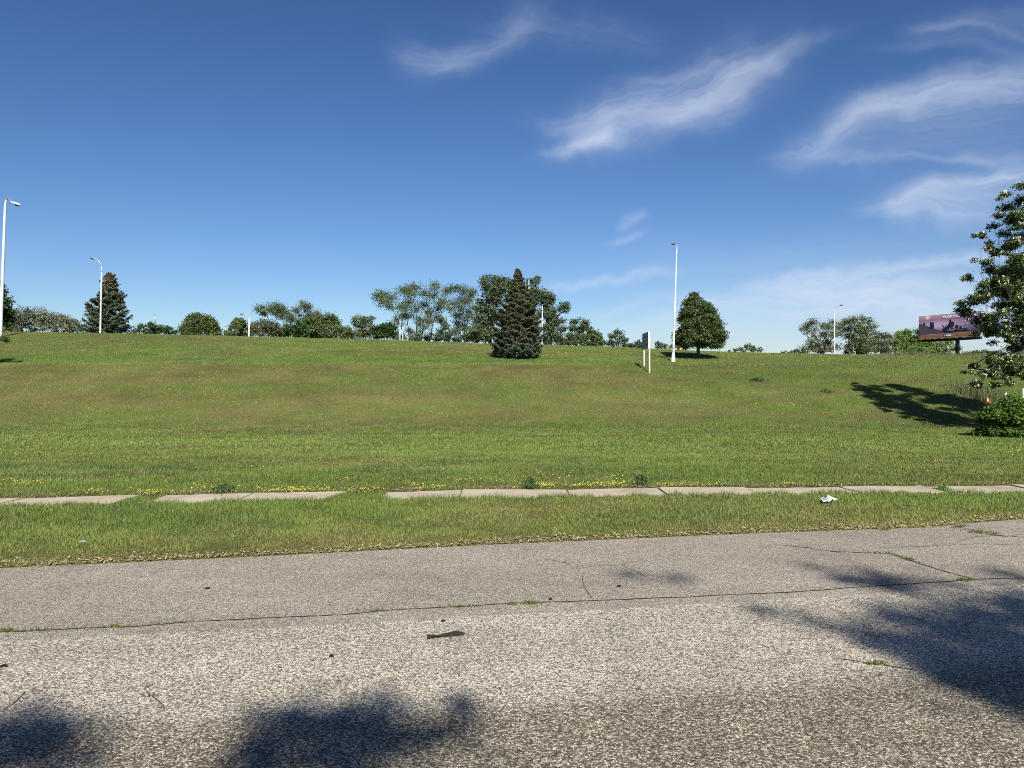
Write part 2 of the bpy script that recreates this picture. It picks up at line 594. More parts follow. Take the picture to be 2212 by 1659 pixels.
def mat_asphalt():
    m, t, out = new_mat('worn_asphalt')
    tcn = t.node('ShaderNodeTexCoord')
    P = tcn.outputs['Object']
    x, y, _ = t.sep(P)
    wob = t.noise(P, 1.6, 4, .6)
    wob2 = t.noise(P, 6, 4, .6)
    dwob = t.add(t.mul(t.sub(wob, .5), .22), t.mul(t.sub(wob2, .5), .16))
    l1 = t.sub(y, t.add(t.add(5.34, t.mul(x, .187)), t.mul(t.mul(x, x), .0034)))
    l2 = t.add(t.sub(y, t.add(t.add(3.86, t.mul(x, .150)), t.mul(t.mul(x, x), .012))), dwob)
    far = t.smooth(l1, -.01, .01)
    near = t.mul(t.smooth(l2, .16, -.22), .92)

    def stones(scale, seed):
        vo = t.node('ShaderNodeTexVoronoi', feature='F1')
        wv = t.noise(P, scale * .7, 2, .5, color=True)
        pv = t.vm('ADD', t.vm('MULTIPLY', P, (scale, scale, 0)), t.vm('MULTIPLY', wv, (.9, .9, 0)))
        t.put(vo.inputs['Vector'], t.vm('ADD', pv, (seed, seed * 2, 0)))
        vo.inputs['Scale'].default_value = 1.0
        return t.sep(vo.outputs['Color'])[0], vo.outputs['Distance']
    s1, d1 = stones(112, 0)
    s2, d2 = stones(150, 9)
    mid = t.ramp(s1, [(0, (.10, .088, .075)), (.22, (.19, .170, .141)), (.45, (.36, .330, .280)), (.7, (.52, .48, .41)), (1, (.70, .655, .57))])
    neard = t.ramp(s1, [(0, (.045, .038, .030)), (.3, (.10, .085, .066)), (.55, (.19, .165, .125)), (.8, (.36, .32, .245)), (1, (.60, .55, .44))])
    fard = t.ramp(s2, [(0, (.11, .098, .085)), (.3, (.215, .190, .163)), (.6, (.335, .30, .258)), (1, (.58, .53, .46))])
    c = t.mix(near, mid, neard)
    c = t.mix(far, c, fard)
    gap = t.smooth(t.mix(far, d1, d2), .42, .75)
    c = t.mix(t.mul(gap, .55), c, (.055, .048, .040))
    # broad wear, tyre polish and stains
    big = t.noise(t.vm('MULTIPLY', P, (.45, .9, 0)), 1, 5, .6)
    med = t.noise(t.vm('MULTIPLY', P, (2.2, 4.0, 0)), 1, 5, .65)
    g1 = t.noise(P, 26, 2, .7)
    g2 = t.noise(t.vm('MULTIPLY', P, (34, 15, 0)), 1, 2, .7)
    grit = t.m('MULTIPLY_ADD', t.add(g1, g2), 1.5, -1.5)
    spots = t.smooth(t.noise(P, 4.2, 3, .55), .70, .80, 0, .22)
    wear = t.m('MULTIPLY_ADD', t.add(t.mul(big, .6), t.mul(med, .4)), 1.15, .44)
    wear = t.m('MAXIMUM', t.sub(t.add(wear, t.mul(grit, .30)), spots), .08)
    c = t.mix(1.0, c, t.comb(wear, t.mul(wear, .965), t.mul(wear, .90)), 'MULTIPLY')
    bp = t.node('ShaderNodeBump')
    bp.inputs['Strength'].default_value = .55
    bp.inputs['Distance'].default_value = .006
    t.put(bp.inputs['Height'], t.sub(t.mul(s1, .5), d1))
    t.l.new(principled(t, c, .85, .25, normal=bp.outputs[0]), out.inputs[0])
    return m


def mat_concrete():
    m, t, out = new_mat('old_concrete')
    tcn = t.node('ShaderNodeTexCoord')
    P = tcn.outputs['Object']
    n = t.noise(P, 2.0, 6, .65)
    n2 = t.noise(P, 60, 3, .6)
    st_ = t.smooth(t.noise(P, 1.3, 5, .7), .50, .68, 0, .5)
    fine = t.smooth(t.noise(P, 14, 4, .7), .55, .75, 0, .35)
    c = t.ramp(t.add(t.mul(n, .75), t.mul(n2, .25)), [(.3, (.28, .232, .165)), (.5, (.39, .335, .245)), (.7, (.46, .405, .30))])
    c = t.mix(t.m('MAXIMUM', st_, fine), c, (.155, .125, .090))
    bp = t.node('ShaderNodeBump')
    bp.inputs['Strength'].default_value = .3
    bp.inputs['Distance'].default_value = .004
    t.put(bp.inputs['Height'], n2)
    t.l.new(principled(t, c, .9, .2, normal=bp.outputs[0]), out.inputs[0])
    return m


M = {
    'turf': mat_ground(), 'blades': mat_blades(), 'asphalt': mat_asphalt(), 'concrete': mat_concrete(),
    'crack': plain('crack_fill', (.035, .030, .025), .95, .4, 20),
    'bark': plain('bark', (.045, .036, .028), .9, .45, 9, c2=(.075, .062, .050)),
    'bark_dark': plain('dark_bark', (.020, .017, .014), .9, .4, 9, c2=(.034, .029, .025)),
    'bark_pale': plain('pale_bark', (.10, .088, .074), .9, .4, 9),
    'white_metal': plain('white_painted_metal', (.56, .59, .60), .5, .16, 2.2, .35),
    'grey_metal': plain('grey_metal', (.20, .21, .22), .5, .12, 5, .5, .3),
    'dark': plain('dark_metal', (.028, .026, .026), .55, .3, 6),
    'lens': plain('lamp_lens', (.06, .065, .07), .25, .2, 12, .5),
    'white_wood': plain('white_painted_wood', (.80, .77, .66), .6, .06, 5),
    'sign_post_paint': plain('sign_post_paint', (.66, .64, .53), .6, .1, 5),
    'sign_face': plain('sign_face', (.34, .37, .40), .5, .1, 4),
    'sign_ink': plain('sign_ink', (.035, .045, .075), .5, .2, 9),
    'sign_navy': plain('sign_navy', (.03, .06, .16), .5, .2, 9),
    'sign_gold': plain('sign_gold', (.35, .22, .07), .5, .2, 9),
    'paper': plain('paper', (.66, .67, .67), .8, .05, 20),
    'print': plain('print', (.09, .09, .12), .8, .2, 20),
    'rubber': plain('old_rubber', (.022, .017, .014), .75, .5, 25),
    'orange': plain('cone_orange', (.80, .17, .06), .5, .1, 8),
    'apron': plain('orange_lattice', (.25, .105, .050), .7, .25, 3),
    'cream': plain('cream_plate', (.62, .56, .40), .6, .1, 8),
    'white_ink': plain('white_ink', (.86, .82, .86), .6, .03, 8),
    'rust': plain('brown_steel', (.030, .020, .016), .7, .4, 2),
    'pink_metal': plain('galvanised_walkway', (.30, .27, .24), .6, .2, 3),
    'copper': plain('green_copper', (.17, .25, .22), .7, .2, 1),
    'brick': plain('tan_brick', (.42, .26, .17), .9, .3, 5, c2=(.5, .36, .25)),
    'brown': plain('dark_brown', (.11, .075, .045), .9, .3, 4),
    'straw': plain('straw', (.17, .12, .065), .9, .55, 40, c2=(.36, .28, .165)),
    'yellow': plain('yellow_flower', (.25, .225, .026), .7, .3, 30, c2=(.40, .37, .06)),
}
L_ = {
    'spruce': leaf_mat('spruce_needles', (.034, .042, .018), (.104, .112, .046), (.062, .094, .060), .06, .6),
    'spruce_brown': leaf_mat('spruce_needles_brown_top', (.030, .050, .028), (.112, .145, .080), (.140, .105, .048), .06, .6),
    'round': leaf_mat('linden_leaves', (.030, .052, .015), (.092, .122, .036), None, .2, .45, .4),
    'dark': leaf_mat('dark_leaves', (.020, .046, .012), (.055, .095, .022), None, .2, .5),
    'mid': leaf_mat('mid_green_leaves', (.048, .078, .020), (.115, .155, .045), None, .22),
    'bluish': leaf_mat('grey_green_leaves', (.045, .072, .030), (.125, .155, .075), None, .22),
    'olive': leaf_mat('olive_leaves', (.060, .084, .028), (.150, .186, .068), None, .25),
    'grey': leaf_mat('silvery_leaves', (.090, .108, .062), (.24, .26, .165), None, .25),
    'greyolive': leaf_mat('grey_olive_leaves', (.064, .076, .036), (.155, .168, .084), None, .22),
    'bright': leaf_mat('bright_leaves', (.060, .110, .014), (.170, .230, .040), None, .25),
    'near': leaf_mat('catalpa_leaves', (.034, .066, .014), (.120, .175, .042), None, .28, .6, .22),
    'bush': leaf_mat('bush_leaves', (.034, .076, .010), (.125, .200, .032), None, .28, .6, .22),
    'weed': leaf_mat('weed_leaves', (.018, .040, .012), (.060, .100, .030), None, .2),
    'tallgrass': leaf_mat('tall_grass', (.065, .085, .034), (.150, .158, .066), None, .2),
    'flower': leaf_mat('cream_blossom', (.50, .47, .33), (.78, .74, .60), None, .2),
}

# ------------------------------------------------------------------ ground, road, sidewalk
def axis(segs):
    out = []
    for a, b, s in segs:
        out.append(np.arange(a, b - 1e-6, s))
    return np.concatenate(out + [[segs[-1][1]]])


gx = axis([(-5000, -1000, 1000), (-1000, -200, 100), (-200, -90, 10), (-90, -14, .8), (-14, 14, .28), (14, 90, .8), (90, 200, 10), (200, 1000, 100), (1000, 5000, 1000)])
gy = axis([(-3000, -200, 700), (-200, -20, 20), (-20, 4, 1.0), (4, 13.5, .12), (13.5, 34, .3), (34, 80, .4), (80, 120, 2), (120, 300, 20), (300, 1000, 100), (1000, 6000, 1000)])
GX, GY = np.meshgrid(gx, gy)
GZ = terrain(GX, GY)
dr, we, so, to = fields(GX, GY)
nx, ny = len(gx), len(gy)
ii = np.arange(nx * ny).reshape(ny, nx)
Fq = np.stack([ii[:-1, :-1], ii[:-1, 1:], ii[1:, 1:], ii[1:, :-1]], -1).reshape(-1, 4)
att = np.stack([dr, we, so, to], -1).reshape(-1, 4)
ground = link('ground', np_mesh('ground', np.stack([GX, GY, GZ], -1).reshape(-1, 3), Fq, True, att), M['turf'])
tag(ground, kind='structure')

rx = axis([(-60, -14, .6), (-14, 14, .035), (14, 60, .6)])
edge = road_edge(rx) + .10 * (fbm(rx / .5, rx * 0, 91, 4) - .5) + .03 * (fbm(rx / .09, rx * 0, 95, 2) - .5)
rows = [np.full_like(rx, -11.0)] + [-11.0 + (edge + 11.0) * f for f in (.3, .6, .75, .85, .92, .97)] + [edge]
RX = np.tile(rx, (len(rows), 1))
RY = np.stack(rows)
ii = np.arange(RX.size).reshape(RX.shape)
Fq = np.stack([ii[:-1, :-1], ii[:-1, 1:], ii[1:, 1:], ii[1:, :-1]], -1).reshape(-1, 4)
RZ = np.zeros_like(RX)
Vr = np.stack([RX, RY, RZ], -1).reshape(-1, 3)
# a small real lip at the far edge
Vl = np.stack([rx, edge + .012, np.full_like(rx, -.05)], -1)
n0 = len(Vr)
top = ii[-1]
lip = np.stack([top[:-1], top[1:], n0 + np.arange(1, len(rx)), n0 + np.arange(len(rx) - 1)], -1)
road = link('road', np_mesh('road', np.concatenate([Vr, Vl]), np.concatenate([Fq, lip])), M['asphalt'])
tag(road, kind='structure')

CRACKS = [
    ([(-900, 1432), (-400, 1406), (0, 1382), (167, 1375), (300, 1369), (417, 1359), (737, 1345), (837, 1335), (1004, 1326), (1104, 1318), (1237, 1316), (1475, 1306), (1675, 1296), (1875, 1283), (2041, 1272), (2108, 1266), (2212, 1263), (2300, 1258), (2700, 1238), (3300, 1212)], .008),
    ([(1690, 1190), (1744, 1195), (1800, 1204), (1924, 1208), (1966, 1223), (2009, 1238), (2059, 1253), (2108, 1266)], .008),
    ([(2056, 1138), (2089, 1153), (2121, 1164), (2171, 1170), (2230, 1172)], .009),
    ([(1226, 1245), (1288, 1236), (1343, 1235), (1386, 1223)], .0032), ([(1158, 1215), (1195, 1224), (1231, 1231)], .004),
    ([(1343, 1235), (1372, 1248), (1400, 1262)], .0026), ([(1257, 1256), (1262, 1280), (1280, 1310)], .0024),
    ([(55, 1515), (47, 1527), (22, 1548), (5, 1560)], .0028), ([(340, 1495), (312, 1512), (340, 1535), (362, 1560)], .0028),
    ([(1641, 1410), (1668, 1422), (1690, 1436)], .0025), ([(1794, 1440), (1840, 1447), (1888, 1455), (1920, 1458), (1990, 1470)], .005),
    ([(1960, 1150), (2010, 1158), (2080, 1155), (2170, 1148)], .004), ([(2070, 1180), (2110, 1170), (2212, 1166)], .004),
    ([(1650, 1165), (1690, 1172), (1740, 1180)], .004), ([(1900, 1195), (2000, 1192), (2120, 1186), (2212, 1190)], .004),
]
mb = MB()
weed_spots = []
for pts, wd in CRACKS:
    P = []
    for (ax, ay), (bx, by) in zip(pts[:-1], pts[1:]):
        A, B = ground_at(ax, ay), ground_at(bx, by)
        n = max(2, int((B - A).length / .05))
        for k in range(n):
            P.append(A.lerp(B, k / n))
    P.append(ground_at(*pts[-1]))
    n = len(P)
    V = []
    off = np.cumsum(rng.normal(0, .0028, n))
    off -= np.linspace(off[0], off[-1], n)
    for k, p in enumerate(P):
        t = (P[min(k + 1, n - 1)] - P[max(k - 1, 0)]).normalized()
        s = Vector((-t.y, t.x, 0))
        h = wd * (.35 + .9 * random.random()) * (.25 if k in (0, n - 1) else 1)
        c = p + s * float(off[k])
        V += [(c.x + s.x * h, c.y + s.y * h, .004), (c.x - s.x * h, c.y - s.y * h, .004)]
        weed_spots.append((c.x, c.y, wd))
    mb.raw(V, [(2 * k, 2 * k + 1, 2 * k + 3, 2 * k + 2) for k in range(n - 1)])
mb.build('cracks', M['crack'], road)

JOINTS = [-12.6, -11.2, -9.6, -8.2, -6.79, (-5.28, -4.92), -3.73, (-2.42, -1.86), -.74, .82, 2.22, 3.58, 5.06, 6.39, 7.8, 9.2, 10.6, 12]
mb = MB()
for a, b in zip(JOINTS[:-1], JOINTS[1:]):
    x0 = a[1] if isinstance(a, tuple) else a + .012
    x1 = b[0] if isinstance(b, tuple) else b - .012
    tilt = [random.uniform(-.012, .016) for _ in range(4)]
    n = 40
    top_, bot_ = [], []
    ring = []
    for k in range(n + 1):
        x = x0 + (x1 - x0) * k / n
        ring.append((x, float(walk_far(x)) - .02 - .16 * float(vnoise(x / .22, 3.3, 9)) * float(vnoise(x / .8, 1.3, 4))))
    back = []
    for k in range(n + 1):
        x = x1 - (x1 - x0) * k / n
        back.append((x, float(walk_far(x)) - WALK_W - .03 * random.random()))
    poly = ring + back
    # worn corners beside the overgrown gaps
    V, m_ = [], len(poly)
    for (x, y) in poly:
        fx = (x - x0) / (x1 - x0)
        fy = (y - (float(walk_far(x)) - WALK_W)) / WALK_W
        xx = x
        if isinstance(b, tuple) and fx > .97:
            xx = x - (.28 if b[0] > -4 else .08) * (1 - fy)
        if isinstance(a, tuple) and fx < .03:
            xx = x + (.24 if a[0] > -4 else .06) * (1 - fy)
        z = .012 + tilt[0] * (1 - fx) * (1 - fy) + tilt[1] * fx * (1 - fy) + tilt[2] * fx * fy + tilt[3] * (1 - fx) * fy
        V.append((xx, y, z))
    V += [(x, y, z - .09) for x, y, z in V]
    Fc = [tuple(range(m_ - 1, -1, -1))] + [(i, (i + 1) % m_, (i + 1) % m_ + m_, i + m_) for i in range(m_)]
    mb.raw(V, Fc)
sidewalk = mb.build('sidewalk', M['concrete'])
tag(sidewalk, kind='structure')

# ------------------------------------------------------------------ grass
def on_slab(X, Y, grow=0.0):
    wf = walk_far(X)
    ok = (Y < wf - .03 + grow) & (Y > wf - WALK_W + .03 - grow)
    for g in JOINTS:
        if isinstance(g, tuple):
            fy = (Y - (wf - WALK_W)) / WALK_W
            w1, w2 = (.28, .24) if g[0] > -4 else (.08, .06)
            ok &= ~((X > g[0] - w1 * (1 - fy)) & (X < g[1] + w2 * (1 - fy)))
        else:
            ok &= ~((np.abs(X - g) < .03) & (vnoise(X * 0 + g * 7, Y / .25, 5) > .45))
    return ok


def blades(X, Y, h, wd, r, lean=.45):
    n = len(X)
    Z = terrain(X, Y) - .004
    th = r.uniform(0, 2 * np.pi, n)
    ph = r.uniform(0, 2 * np.pi, n)
    ln = lean * np.abs(r.normal(0, 1, n)) * h
    bx, by = np.cos(th) * wd / 2, np.sin(th) * wd / 2
    V = np.empty((n, 3, 3))
    V[:, 0] = np.stack([X - bx, Y - by, Z], -1)
    V[:, 1] = np.stack([X + bx, Y + by, Z], -1)
    V[:, 2] = np.stack([X + np.cos(ph) * ln, Y + np.sin(ph) * ln, Z + h], -1)
    return V


def grass_band(y0, y1, dens, hmean, wd, r, lean=.45):
    k_, m_ = (.76, 2.6) if y1 < 35 else (.72, 2)
    half = k_ * y1 + m_
    n = int(dens * (y1 - y0) * 2 * half)
    X = r.uniform(-half, half, n)
    Y = r.uniform(y0, y1, n)
    keep = (np.abs(X) < k_ * Y + m_) & (Y > road_edge(X) + .02 + .07 * fbm(X / .2, Y / .2, 13, 2)) & ~on_slab(X, Y)
    cl = fbm(X / .35, Y / .25, 77, 3)
    keep &= r.random(n) < np.clip(.15 + 1.5 * (cl - .18), 0.1, 1)
    X, Y, cl = X[keep], Y[keep], cl[keep]
    dry, weed, soil, tone = fields(X, Y)
    keep = r.random(len(X)) > soil * .85
    X, Y, cl, dry, weed, soil, tone = (q[keep] for q in (X, Y, cl, dry, weed, soil, tone))
    n = len(X)
    d = Y - road_edge(X)
    h = hmean * r.uniform(.45, 1.25, n) * (.55 + .9 * cl) * (1 - .35 * dry) * (1 + .5 * weed)
    h *= np.where(d < .3, .55 + 1.2 * np.clip(d, 0, .3), 1)
    V = blades(X, Y, h, wd * r.uniform(.7, 1.3, n), r, lean)
    tint = np.clip(r.normal(.40, .24, n) + .5 * (cl - .5) + .9 * (tone - .5), 0, 1)
    isdry = (r.random(n) < np.clip(dry * 1.05, 0, 1)) * r.uniform(.55, 1, n) + .15 * dry
    A = np.stack([np.clip(isdry, 0, 1), weed * r.uniform(.5, 1, n), soil * .3, tint], -1)
    return V, np.repeat(A[:, None], 3, 1)


r2 = np.random.default_rng(3)
parts = [grass_band(5.0, 8.6, 4600, .046, .009, r2), grass_band(8.6, 12.2, 3800, .052, .011, r2),
         grass_band(12.2, 16, 1900, .048, .015, r2), grass_band(16, 22, 950, .052, .020, r2), grass_band(22, 34, 330, .065, .032, r2),
         grass_band(34, 50, 270, .075, .030, r2), grass_band(50, 74, 130, .080, .042, r2)]
n = 16000      # longer grass leaning over both edges of the slabs
X = r2.uniform(-12, 12.5, n)
nearside = r2.random(n) < .68
Y = np.where(nearside, walk_far(X) - WALK_W + .05 - np.abs(r2.normal(0, .07, n)), walk_far(X) - .06 + np.abs(r2.normal(0, .07, n)))
clump = fbm(X / .25, X * 0 + nearside * 5.0, 23, 3)
ok = r2.random(n) < np.clip((clump - .32) * 3.2, 0, 1)
X, Y, nearside, clump = X[ok], Y[ok], nearside[ok], clump[ok]
n = len(X)
h = r2.uniform(.03, .075, n) * (.5 + clump) * np.where(nearside, 1.15, .8)
dry, weed, soil, tone = fields(X, Y)
A = np.stack([np.clip(dry * .35 * r2.random(n) + (r2.random(n) < .12), 0, 1), .35 * r2.random(n), np.zeros(n), np.clip(r2.normal(.35, .25, n), 0, 1)], -1)
Vb = blades(X, Y, h, r2.uniform(.006, .012, n), r2, .55)
Vb[:, :, 2] += .01
parts.append((Vb, np.repeat(A[:, None], 3, 1)))
V = np.concatenate([p[0].reshape(-1, 3) for p in parts])
A = np.concatenate([p[1].reshape(-1, 4) for p in parts])
grass = link('grass', np_mesh('grass', V, np.arange(len(V)).reshape(-1, 3), False, A), M['blades'])
tag(grass, 'mown green and straw coloured grass over the verge and embankment', 'grass', kind='stuff')

# dead grass and leaf litter along the road edge and the far side of the sidewalk
n = 20000
X = r2.uniform(-13, 14, n)
side = r2.random(n) < .5
off = np.abs(r2.normal(0, .05, n)) * (.4 + 1.1 * fbm(X / .4, X * 0, 15, 3))
Y = np.where(side, road_edge(X) + .02 + off * 1.5 - .05, walk_far(X) - .05 + off * 1.7)
keep = side | (fbm(X / .5, X * 0 + 3, 19, 3) > .40)
X, Y = X[keep], Y[keep]
n = len(X)
th = r2.uniform(0, 2 * np.pi, n)
ln, wd = r2.uniform(.005, .019, n), r2.uniform(.002, .006, n)
z = np.maximum(terrain(X, Y), 0) + r2.uniform(.006, .028, n)
tl = r2.normal(0, .3, (n, 2))
dirv = np.stack([np.cos(th), np.sin(th), tl[:, 0]], -1) * ln[:, None]
sid = np.stack([-np.sin(th), np.cos(th), tl[:, 1]], -1) * wd[:, None]
C = np.stack([X, Y, z], -1)
V = np.stack([C - dirv - sid, C + dirv - sid, C + dirv + sid, C - dirv + sid], 1).reshape(-1, 3)
lit = link('dead_grass_litter', np_mesh('dead_grass_litter', V, np.arange(len(V)).reshape(-1, 4)), M['straw'])
tag(lit, 'straw coloured dead grass and leaf litter along the pavement edges', 'leaf litter', kind='stuff')

# yellow stonecrop in bloom along the sidewalk
PATCH = [(60, 1046, 50, 5, 260), (320, 1068, 40, 5, 300), (205, 1066, 38, 5, 120), (420, 1052, 20, 4, 60), (470, 1060, 55, 7, 260), (640, 1062, 80, 7, 700), (900, 1052, 20, 3, 60), (945, 1056, 40, 4, 220),
         (1005, 1042, 35, 3, 120), (790, 1060, 30, 8, 180), (1175, 1052, 32, 7, 420), (1262, 1053, 30, 5, 160), (1330, 1050, 36, 5, 300), (1300, 1051, 60, 4, 200), (1455, 1051, 45, 5, 260), (1520, 1051, 60, 4, 120),
         (1200, 1028, 50, 5, 60), (1230, 1022, 35, 3, 30), (1690, 1050, 22, 3, 90), (1330, 1036, 25, 3, 60), (745, 1038, 24, 2, 80), (1120, 1040, 90, 8, 90), (520, 1012, 90, 5, 50), (900, 1010, 200, 12, 90),
         (1500, 985, 60, 4, 50), (1700, 875, 130, 12, 60), (1920, 1020, 100, 8, 50), (2000, 1012, 120, 9, 50), (2190, 980, 30, 8, 50), (100, 985, 120, 5, 40), (640, 975, 60, 4, 60)]
cs = []
for px, py, sx, sy, k in PATCH:
    for _ in range(int(k * .36)):
        g = ground_at(px + np.clip(rng.normal(0, .5), -1.3, 1.3) * sx, py + np.clip(rng.normal(0, .5), -1.3, 1.0) * sy)
        if not bool(on_slab(np.array([g.x]), np.array([g.y]))[0]):
            cs.append((g.x, g.y, g.z + rng.uniform(.015, .06)))
C = np.array(cs)
n = len(C)


def unit(v):
    return v / np.maximum(np.linalg.norm(v, axis=-1, keepdims=True), 1e-9)


def cards(C, N, s, asp, r, axis_=None, fold=.15):
    """leaf shaped four-sided faces; s, asp may be arrays"""
    n = len(C)
    s = np.broadcast_to(np.asarray(s, float), (n,))[:, None]
    asp = np.broadcast_to(np.asarray(asp, float), (n,))[:, None]
    N = unit(N)
    a = r.normal(0, 1, (n, 3)) if axis_ is None else axis_
    u = unit(a - N * np.sum(a * N, -1, keepdims=True))
    wv = np.cross(N, u)
    V = np.empty((n, 4, 3))
    V[:, 0] = C - u * s
    V[:, 1] = C + wv * s * asp + N * s * fold
    V[:, 2] = C + u * s
    V[:, 3] = C - wv * s * asp + N * s * fold
    return V.reshape(-1, 3)


far_s = np.clip(C[:, 1] / 12.0, .9, 3.0)
V = cards(C, rng.normal(0, .5, (n, 3)) + (0, -.3, 1), rng.uniform(.008, .016, n) * far_s, .8, rng)
fl = link('yellow_stonecrop_flowers', np_mesh('yellow_stonecrop_flowers', V, np.arange(len(V)).reshape(-1, 4)), M['yellow'])
tag(fl, 'low yellow flowering ground cover beside the sidewalk and in the lawn', 'flowers', kind='stuff')

# grass growing in the road cracks
cs = []
for (x, y, wd) in weed_spots:
    dens = max(0.0, fbm(np.array([x / .5]), np.array([y / .5]), 33, 3)[0] - .56) * (34 if wd > .0075 else 6)
    for _ in range(int(dens + random.random() * dens)):
        cs.append((x + rng.normal(0, .015), y + rng.normal(0, .012)))
for px, py, sx, sy, k in [(1145, 1320, 14, 2.5, 150), (1105, 1322, 10, 2, 60), (2115, 1161, 22, 4, 220), (2150, 1165, 10, 3, 60), (2075, 1145, 16, 6, 120), (1911, 1148, 9, 5, 110), (18, 1381, 14, 2, 60), (246, 1372, 8, 2, 50), (2085, 1268, 22, 3, 130),
                          (1966, 1222, 10, 2, 60), (1895, 1455, 20, 3, 60), (352, 1556, 6, 5, 8), (330, 1527, 8, 3, 8), (820, 1336, 50, 2, 60), (1000, 1327, 40, 2, 60)]:
    for _ in range(k):
        g = ground_at(px + rng.normal(0, .6) * sx, py + rng.normal(0, .5) * sy)
        cs.append((g.x, g.y))
C = np.array(cs)
n = len(C)
h = rng.uniform(.008, .030, n)
V = blades(C[:, 0], C[:, 1], h, np.full(n, .008), rng, .8)
V[:, :, 2] = np.maximum(V[:, :, 2], 0.003) + 0.0
V[:, 2, 2] = h + .004
A = np.repeat(np.stack([rng.uniform(.15, .85, n), rng.uniform(0, .5, n), np.zeros(n), rng.uniform(0, .55, n)], -1)[:, None], 3, 1)
cw = link('crack_weeds', np_mesh('crack_weeds', V.reshape(-1, 3), np.arange(n * 3).reshape(-1, 3), False, A.reshape(-1, 4)), M['blades'])
tag(cw, 'tiny tufts of grass growing out of the cracks in the asphalt', 'weeds', kind='stuff')

# ------------------------------------------------------------------ trees
def bez(a, b, c, n):
    return [a * (1 - t) ** 2 + b * (2 * t * (1 - t)) + c * t ** 2 for t in [i / (n - 1) for i in range(n)]]


def tree(name, label, cat, blobs, base, leaf, size, cover=2.2, bark='bark', trunk_r=.16, mains=5, flat=.8, seed=1, stems=None,
         fork=.25, asp=.55, group=None, up=.6, limb=1.0, tint_dn=0.0, crown='crown', thin=.0, grow=1.14, fuzz=.25):
    """blobs: list of (Vector centre, radius) in the world; base: Vector at the ground"""
    r = np.random.default_rng(seed)
    root = empty(name, base)
    tag(root, label, cat, group)
    blobs = [(c, q * grow) for c, q in blobs]
    size *= .70
    cs, ns, ss, ts = [], [], [], []
    for c, rad in blobs:
        c = np.array(c)
        n = int(1.55 * cover * math.pi * rad * rad / (size * size * asp * 2)) + 6
        d = unit(r.normal(0, 1, (n, 3)))
        rr = rad * (thin + (1 - thin) * r.random(n) ** .45)
        rr *= 1 + fuzz * r.normal(0, 1, n)
        p = c + d * rr[:, None] * np.array([r.uniform(.8, 1.3), r.uniform(.8, 1.3), flat * r.uniform(.75, 1.2)])
        p += r.normal(0, size * .35, (n, 3))
        N = d * .55 + np.array([0, 0, up]) + r.normal(0, .55, (n, 3))
        cs.append(p)
        ns.append(N)
        ss.append(size * r.uniform(.6, 1.25, n))
        ts.append(np.clip(r.normal(.45, .25, n) + r.normal(0, .13), 0, 1))
    P, N, S, T = (np.concatenate(q) for q in (cs, ns, ss, ts))
    k = P[:, 2] > terrain(P[:, 0], P[:, 1]) + .03
    P, N, S, T = P[k], N[k], S[k], T[k]
    V = cards(P, N, S, asp, r) - np.array(base)
    A = np.repeat(np.stack([T, np.zeros_like(T), np.zeros_like(T), np.ones_like(T)], -1), 4, 0)
    link(crown, np_mesh(crown, V, np.arange(len(V)).reshape(-1, 4), False, A), leaf, root)
    # trunk and limbs
    mb = MB()
    B = Vector(base)
    cen = sum((b[0] for b in blobs), Vector()) / len(blobs)
    H = max(b[0].z for b in blobs) - B.z
    order = sorted(blobs, key=lambda b: math.atan2(b[0].y - cen.y, b[0].x - cen.x) if stems is None else b[0].x)
    groups = [order[i * len(order) // mains:(i + 1) * len(order) // mains] for i in range(mains)]
    bases = stems or [B]
    if stems is None:
        top_ = Vector((B.x + .35 * (cen.x - B.x), B.y + .35 * (cen.y - B.y), B.z + H * fork))
        mb.tube([B - Vector((0, 0, .1)) - B, (B.lerp(top_, .12)) - B, top_ - B], [trunk_r * 1.35, trunk_r, trunk_r * .85], 8)
    for gi, gset in enumerate(groups):
        if not gset:
            continue
        gc = sum((b[0] for b in gset), Vector()) / len(gset)
        if stems is None:
            st, r0 = top_ - Vector((0, 0, .08)), trunk_r * .62
        else:
            st, r0 = bases[min(len(bases) - 1, gi * len(bases) // mains)], trunk_r
        md = st.lerp(gc, .5) + Vector((0, 0, .12 * H)) + Vector(r.normal(0, .04 * H, 3))
        md.x = st.x + (gc.x - st.x) * .38
        path = bez(st, md, gc, 9)
        mb.tube([p - B for p in path], [r0 * (1 - .72 * i / 8) * limb for i in range(9)], 6, False)
        for c, rad in gset:
            i = min(range(2, 9), key=lambda q: (path[q] - c).length + 1.6 * max(0, path[q].z - c.z + .2))
            s = path[i]
            if (c - s).length > .42 * H:
                continue
            m2 = s.lerp(c, .5) + Vector((0, 0, .10 * (c - s).length)) + Vector(r.normal(0, .06 * (c - s).length, 3))
            rr = r0 * (1 - .72 * i / 8) * .5 * limb
            q = bez(s, m2, c, 5)
            mb.tube([p - B for p in q], [rr * (1 - .15 * j) for j in range(5)], 5, False)
            for _ in range(3):
                e = c + Vector(unit(r.normal(0, 1, 3))) * rad * .8
                mb.tube([c - B, c.lerp(e, .5) + Vector((0, 0, .05 * rad)) - B, e - B], [rr * .45, rr * .3, rr * .12], 4, False)
    mb.build('trunk', M[bark], root, True)
    return root


